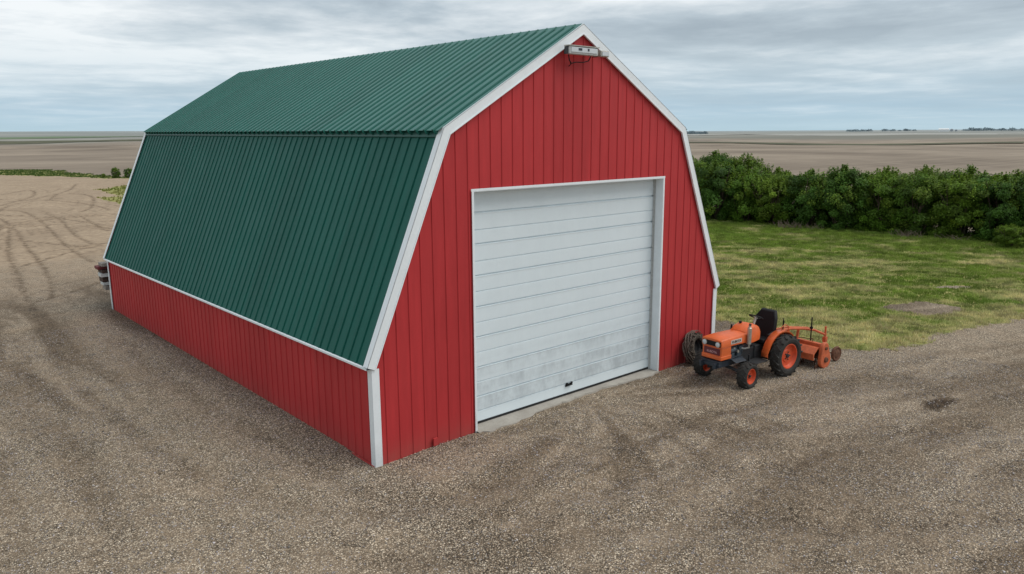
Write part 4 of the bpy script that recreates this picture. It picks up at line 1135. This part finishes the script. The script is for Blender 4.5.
for (b0, b1, n, dist, h) in ((54.2, 55.6, 9, 1500, 8), (64.9, 66.3, 7, 3000, 12), (67.0, 69.1, 7, 3400, 13), (71.7, 74.9, 12, 3000, 15)):
    for j in range(n):
        bb = b0 + (b1 - b0) * (j + rng.uniform(-.2, .2)) / n; x, y = polar(bb, dist * rng.uniform(.97, 1.03))
        far_tree(x, y, h * rng.uniform(.35, .7), h * rng.uniform(1.4, 2.4), 400 + k, ['far hazy trees just right of the barn roof edge', 'far hazy trees left of centre on the right horizon', 'far hazy trees left of the white farm building', 'far hazy trees right of the white farm building'][[54.2, 64.9, 67.0, 71.7].index(b0)], ['tree row beside the roof edge', 'tree row on the middle horizon', 'tree row left of the far farm', 'tree row right of the far farm'][[54.2, 64.9, 67.0, 71.7].index(b0)]); k += 1
M['far_white'] = paint('white farm cladding', (.75, .76, .76), .6); M['far_grey'] = paint('grey farm roof', (.3, .33, .36), .6)
fx, fy = polar(70.45, 2600); fh = empty('far_farm_building', (fx, fy, h1(fx, fy)), R(20)); tag(fh, 'tiny white farm building on the right horizon', 'farm building')
MB().box((0, 0, 3), (9, 26, 6)).build('wall', M['far_white'], fh); MB().prism([(-5, 6), (0, 9), (5, 6)], -13.4, 13.4).build('roof', M['far_white'], fh)
MB().box((4.55, 0, 2.2), (.1, 5, 4.4)).build('door', M['far_grey'], fh)
for j, (b, s) in enumerate(((70.9, 1.0), (71.15, .8))):
    x, y = polar(b, 2650); bn = empty('grain_bin', (x, y, h1(x, y))); tag(bn, ['larger', 'smaller'][j] + ' dull grain bin beside the white farm building on the horizon', 'grain bin')
    MB().tube([(0, 0, 0), (0, 0, 6 * s)], 4 * s, 20).build('wall', M['far_grey'], bn); MB().tube([(0, 0, 6 * s), (0, 0, 8 * s)], [4.2 * s, .5], 20).build('roof', M['far_grey'], bn)

# ------------------------------------------------------------------ sky and light
world = bpy.data.worlds.new("World"); scene.world = world; world.use_nodes = True
wt = world.node_tree; wt.nodes.clear()
SUN_EL, SUN_AZ = R(54), R(138)       # azimuth clockwise from +y
sky = wt.nodes.new('ShaderNodeTexSky'); sky.sky_type = 'NISHITA'; sky.sun_disc = False; sky.sun_elevation = SUN_EL; sky.sun_rotation = SUN_AZ
sky.altitude = 500; sky.air_density = 1.0; sky.dust_density = 1.5
tc = wt.nodes.new('ShaderNodeTexCoord'); sp = wt.nodes.new('ShaderNodeSeparateXYZ'); wt.links.new(tc.outputs['Generated'], sp.inputs[0])
def wm(op, a, b=0.0, c=None, clamp=False):
    x = wt.nodes.new('ShaderNodeMath'); x.operation = op; x.use_clamp = clamp
    for i, v in enumerate((a, b, c)):
        if v is None: continue
        if isinstance(v, bpy.types.NodeSocket): wt.links.new(v, x.inputs[i])
        else: x.inputs[i].default_value = v
    return x.outputs[0]
def wramp(f, stops):
    x = wt.nodes.new('ShaderNodeValToRGB'); wt.links.new(f, x.inputs[0]); e = x.color_ramp
    while len(e.elements) < len(stops): e.elements.new(.5)
    for i, (p, c) in enumerate(stops):
        c = (c, c, c) if isinstance(c, (int, float)) else c; e.elements[i].position = p; e.elements[i].color = (*c, 1)
    return x.outputs[0]
def wmix(f, a, b):
    x = wt.nodes.new('ShaderNodeMix'); x.data_type = 'RGBA'
    for s, v in ((x.inputs[0], f), (x.inputs[6], a), (x.inputs[7], b)):
        if isinstance(v, bpy.types.NodeSocket): wt.links.new(v, s)
        elif isinstance(v, (int, float)): s.default_value = v
        else: s.default_value = (*v, 1)
    return x.outputs[2]
zc = wm('MAXIMUM', sp.outputs[2], 0.0)
den = wm('ADD', zc, .055)
px_ = wm('DIVIDE', sp.outputs[0], den); py_ = wm('DIVIDE', sp.outputs[1], den)
cb = wt.nodes.new('ShaderNodeCombineXYZ'); wt.links.new(px_, cb.inputs[0]); wt.links.new(py_, cb.inputs[1])
def wnoise(scale, detail, rough, dist=0.0, off=0.0):
    mp = wt.nodes.new('ShaderNodeMapping'); wt.links.new(cb.outputs[0], mp.inputs[0]); mp.inputs['Location'].default_value = (off, off * .7, off * .3)
    x = wt.nodes.new('ShaderNodeTexNoise'); wt.links.new(mp.outputs[0], x.inputs['Vector']); x.inputs['Scale'].default_value = scale; x.inputs['Detail'].default_value = detail; x.inputs['Roughness'].default_value = rough; x.inputs['Distortion'].default_value = dist
    return x.outputs['Fac']
n1 = wnoise(.34, 7, .56, .3, 3.0); n2 = wnoise(1.2, 7, .62, .25, 11.0)
cl = wm('ADD', wm('MULTIPLY', n1, .72), wm('MULTIPLY', n2, .28))
ccol = wramp(cl, [(.36, (.33, .395, .45)), (.45, (.46, .535, .59)), (.52, (.64, .70, .74)), (.60, (.86, .895, .91))])
# thin open band of blue low over the horizon
hz = wramp(zc, [(0.0, (.44, .60, .69)), (.03, (.40, .56, .68)), (.09, (.55, .66, .73)), (.2, (.62, .69, .74))])
hf = wramp(wm('ADD', zc, wm('MULTIPLY', wm('SUBTRACT', n2, .5), .06)), [(.012, .92), (.055, .55), (.13, 0)])
ccol = wmix(hf, ccol, hz)
bg1 = wt.nodes.new('ShaderNodeBackground'); wt.links.new(sky.outputs[0], bg1.inputs[0]); bg1.inputs[1].default_value = .10
bg2 = wt.nodes.new('ShaderNodeBackground'); wt.links.new(ccol, bg2.inputs[0]); bg2.inputs[1].default_value = 1.10
ms = wt.nodes.new('ShaderNodeMixShader'); ms.inputs[0].default_value = .93; wt.links.new(bg1.outputs[0], ms.inputs[1]); wt.links.new(bg2.outputs[0], ms.inputs[2])
wo = wt.nodes.new('ShaderNodeOutputWorld'); wt.links.new(ms.outputs[0], wo.inputs[0])

sd = bpy.data.lights.new('sun', 'SUN'); sd.energy = 1.8; sd.angle = R(42); sd.color = (1.0, .96, .90)
so = bpy.data.objects.new('sun', sd); COL.objects.link(so)
sv = Vector((math.sin(SUN_AZ) * math.cos(SUN_EL), math.cos(SUN_AZ) * math.cos(SUN_EL), math.sin(SUN_EL)))
so.rotation_euler = sv.to_track_quat('Z', 'Y').to_euler(); so.location = sv * 60

# ------------------------------------------------------------------ camera
yaw, pit, rol, fpx = 0.723144, -0.200082, -0.006209, 764.627
fw = Vector((math.sin(yaw) * math.cos(pit), math.cos(yaw) * math.cos(pit), math.sin(pit)))
r_ = Vector((math.cos(yaw), -math.sin(yaw), 0)); u_ = r_.cross(fw)
r2 = r_ * math.cos(rol) + u_ * math.sin(rol); u2 = -r_ * math.sin(rol) + u_ * math.cos(rol)
cd = bpy.data.cameras.new('camera'); cd.sensor_width = 36; cd.lens = fpx / 1024 * 36; cd.clip_start = .1; cd.clip_end = 40000
co = bpy.data.objects.new('camera', cd); COL.objects.link(co)
mt = Matrix((r2, u2, -fw)).transposed().to_4x4(); mt.translation = Vector((-5.85436, -9.89661, 5.12161)); co.matrix_world = mt
scene.camera = co
scene.view_settings.view_transform = 'Standard'; scene.view_settings.look = 'None'; scene.view_settings.exposure = 0
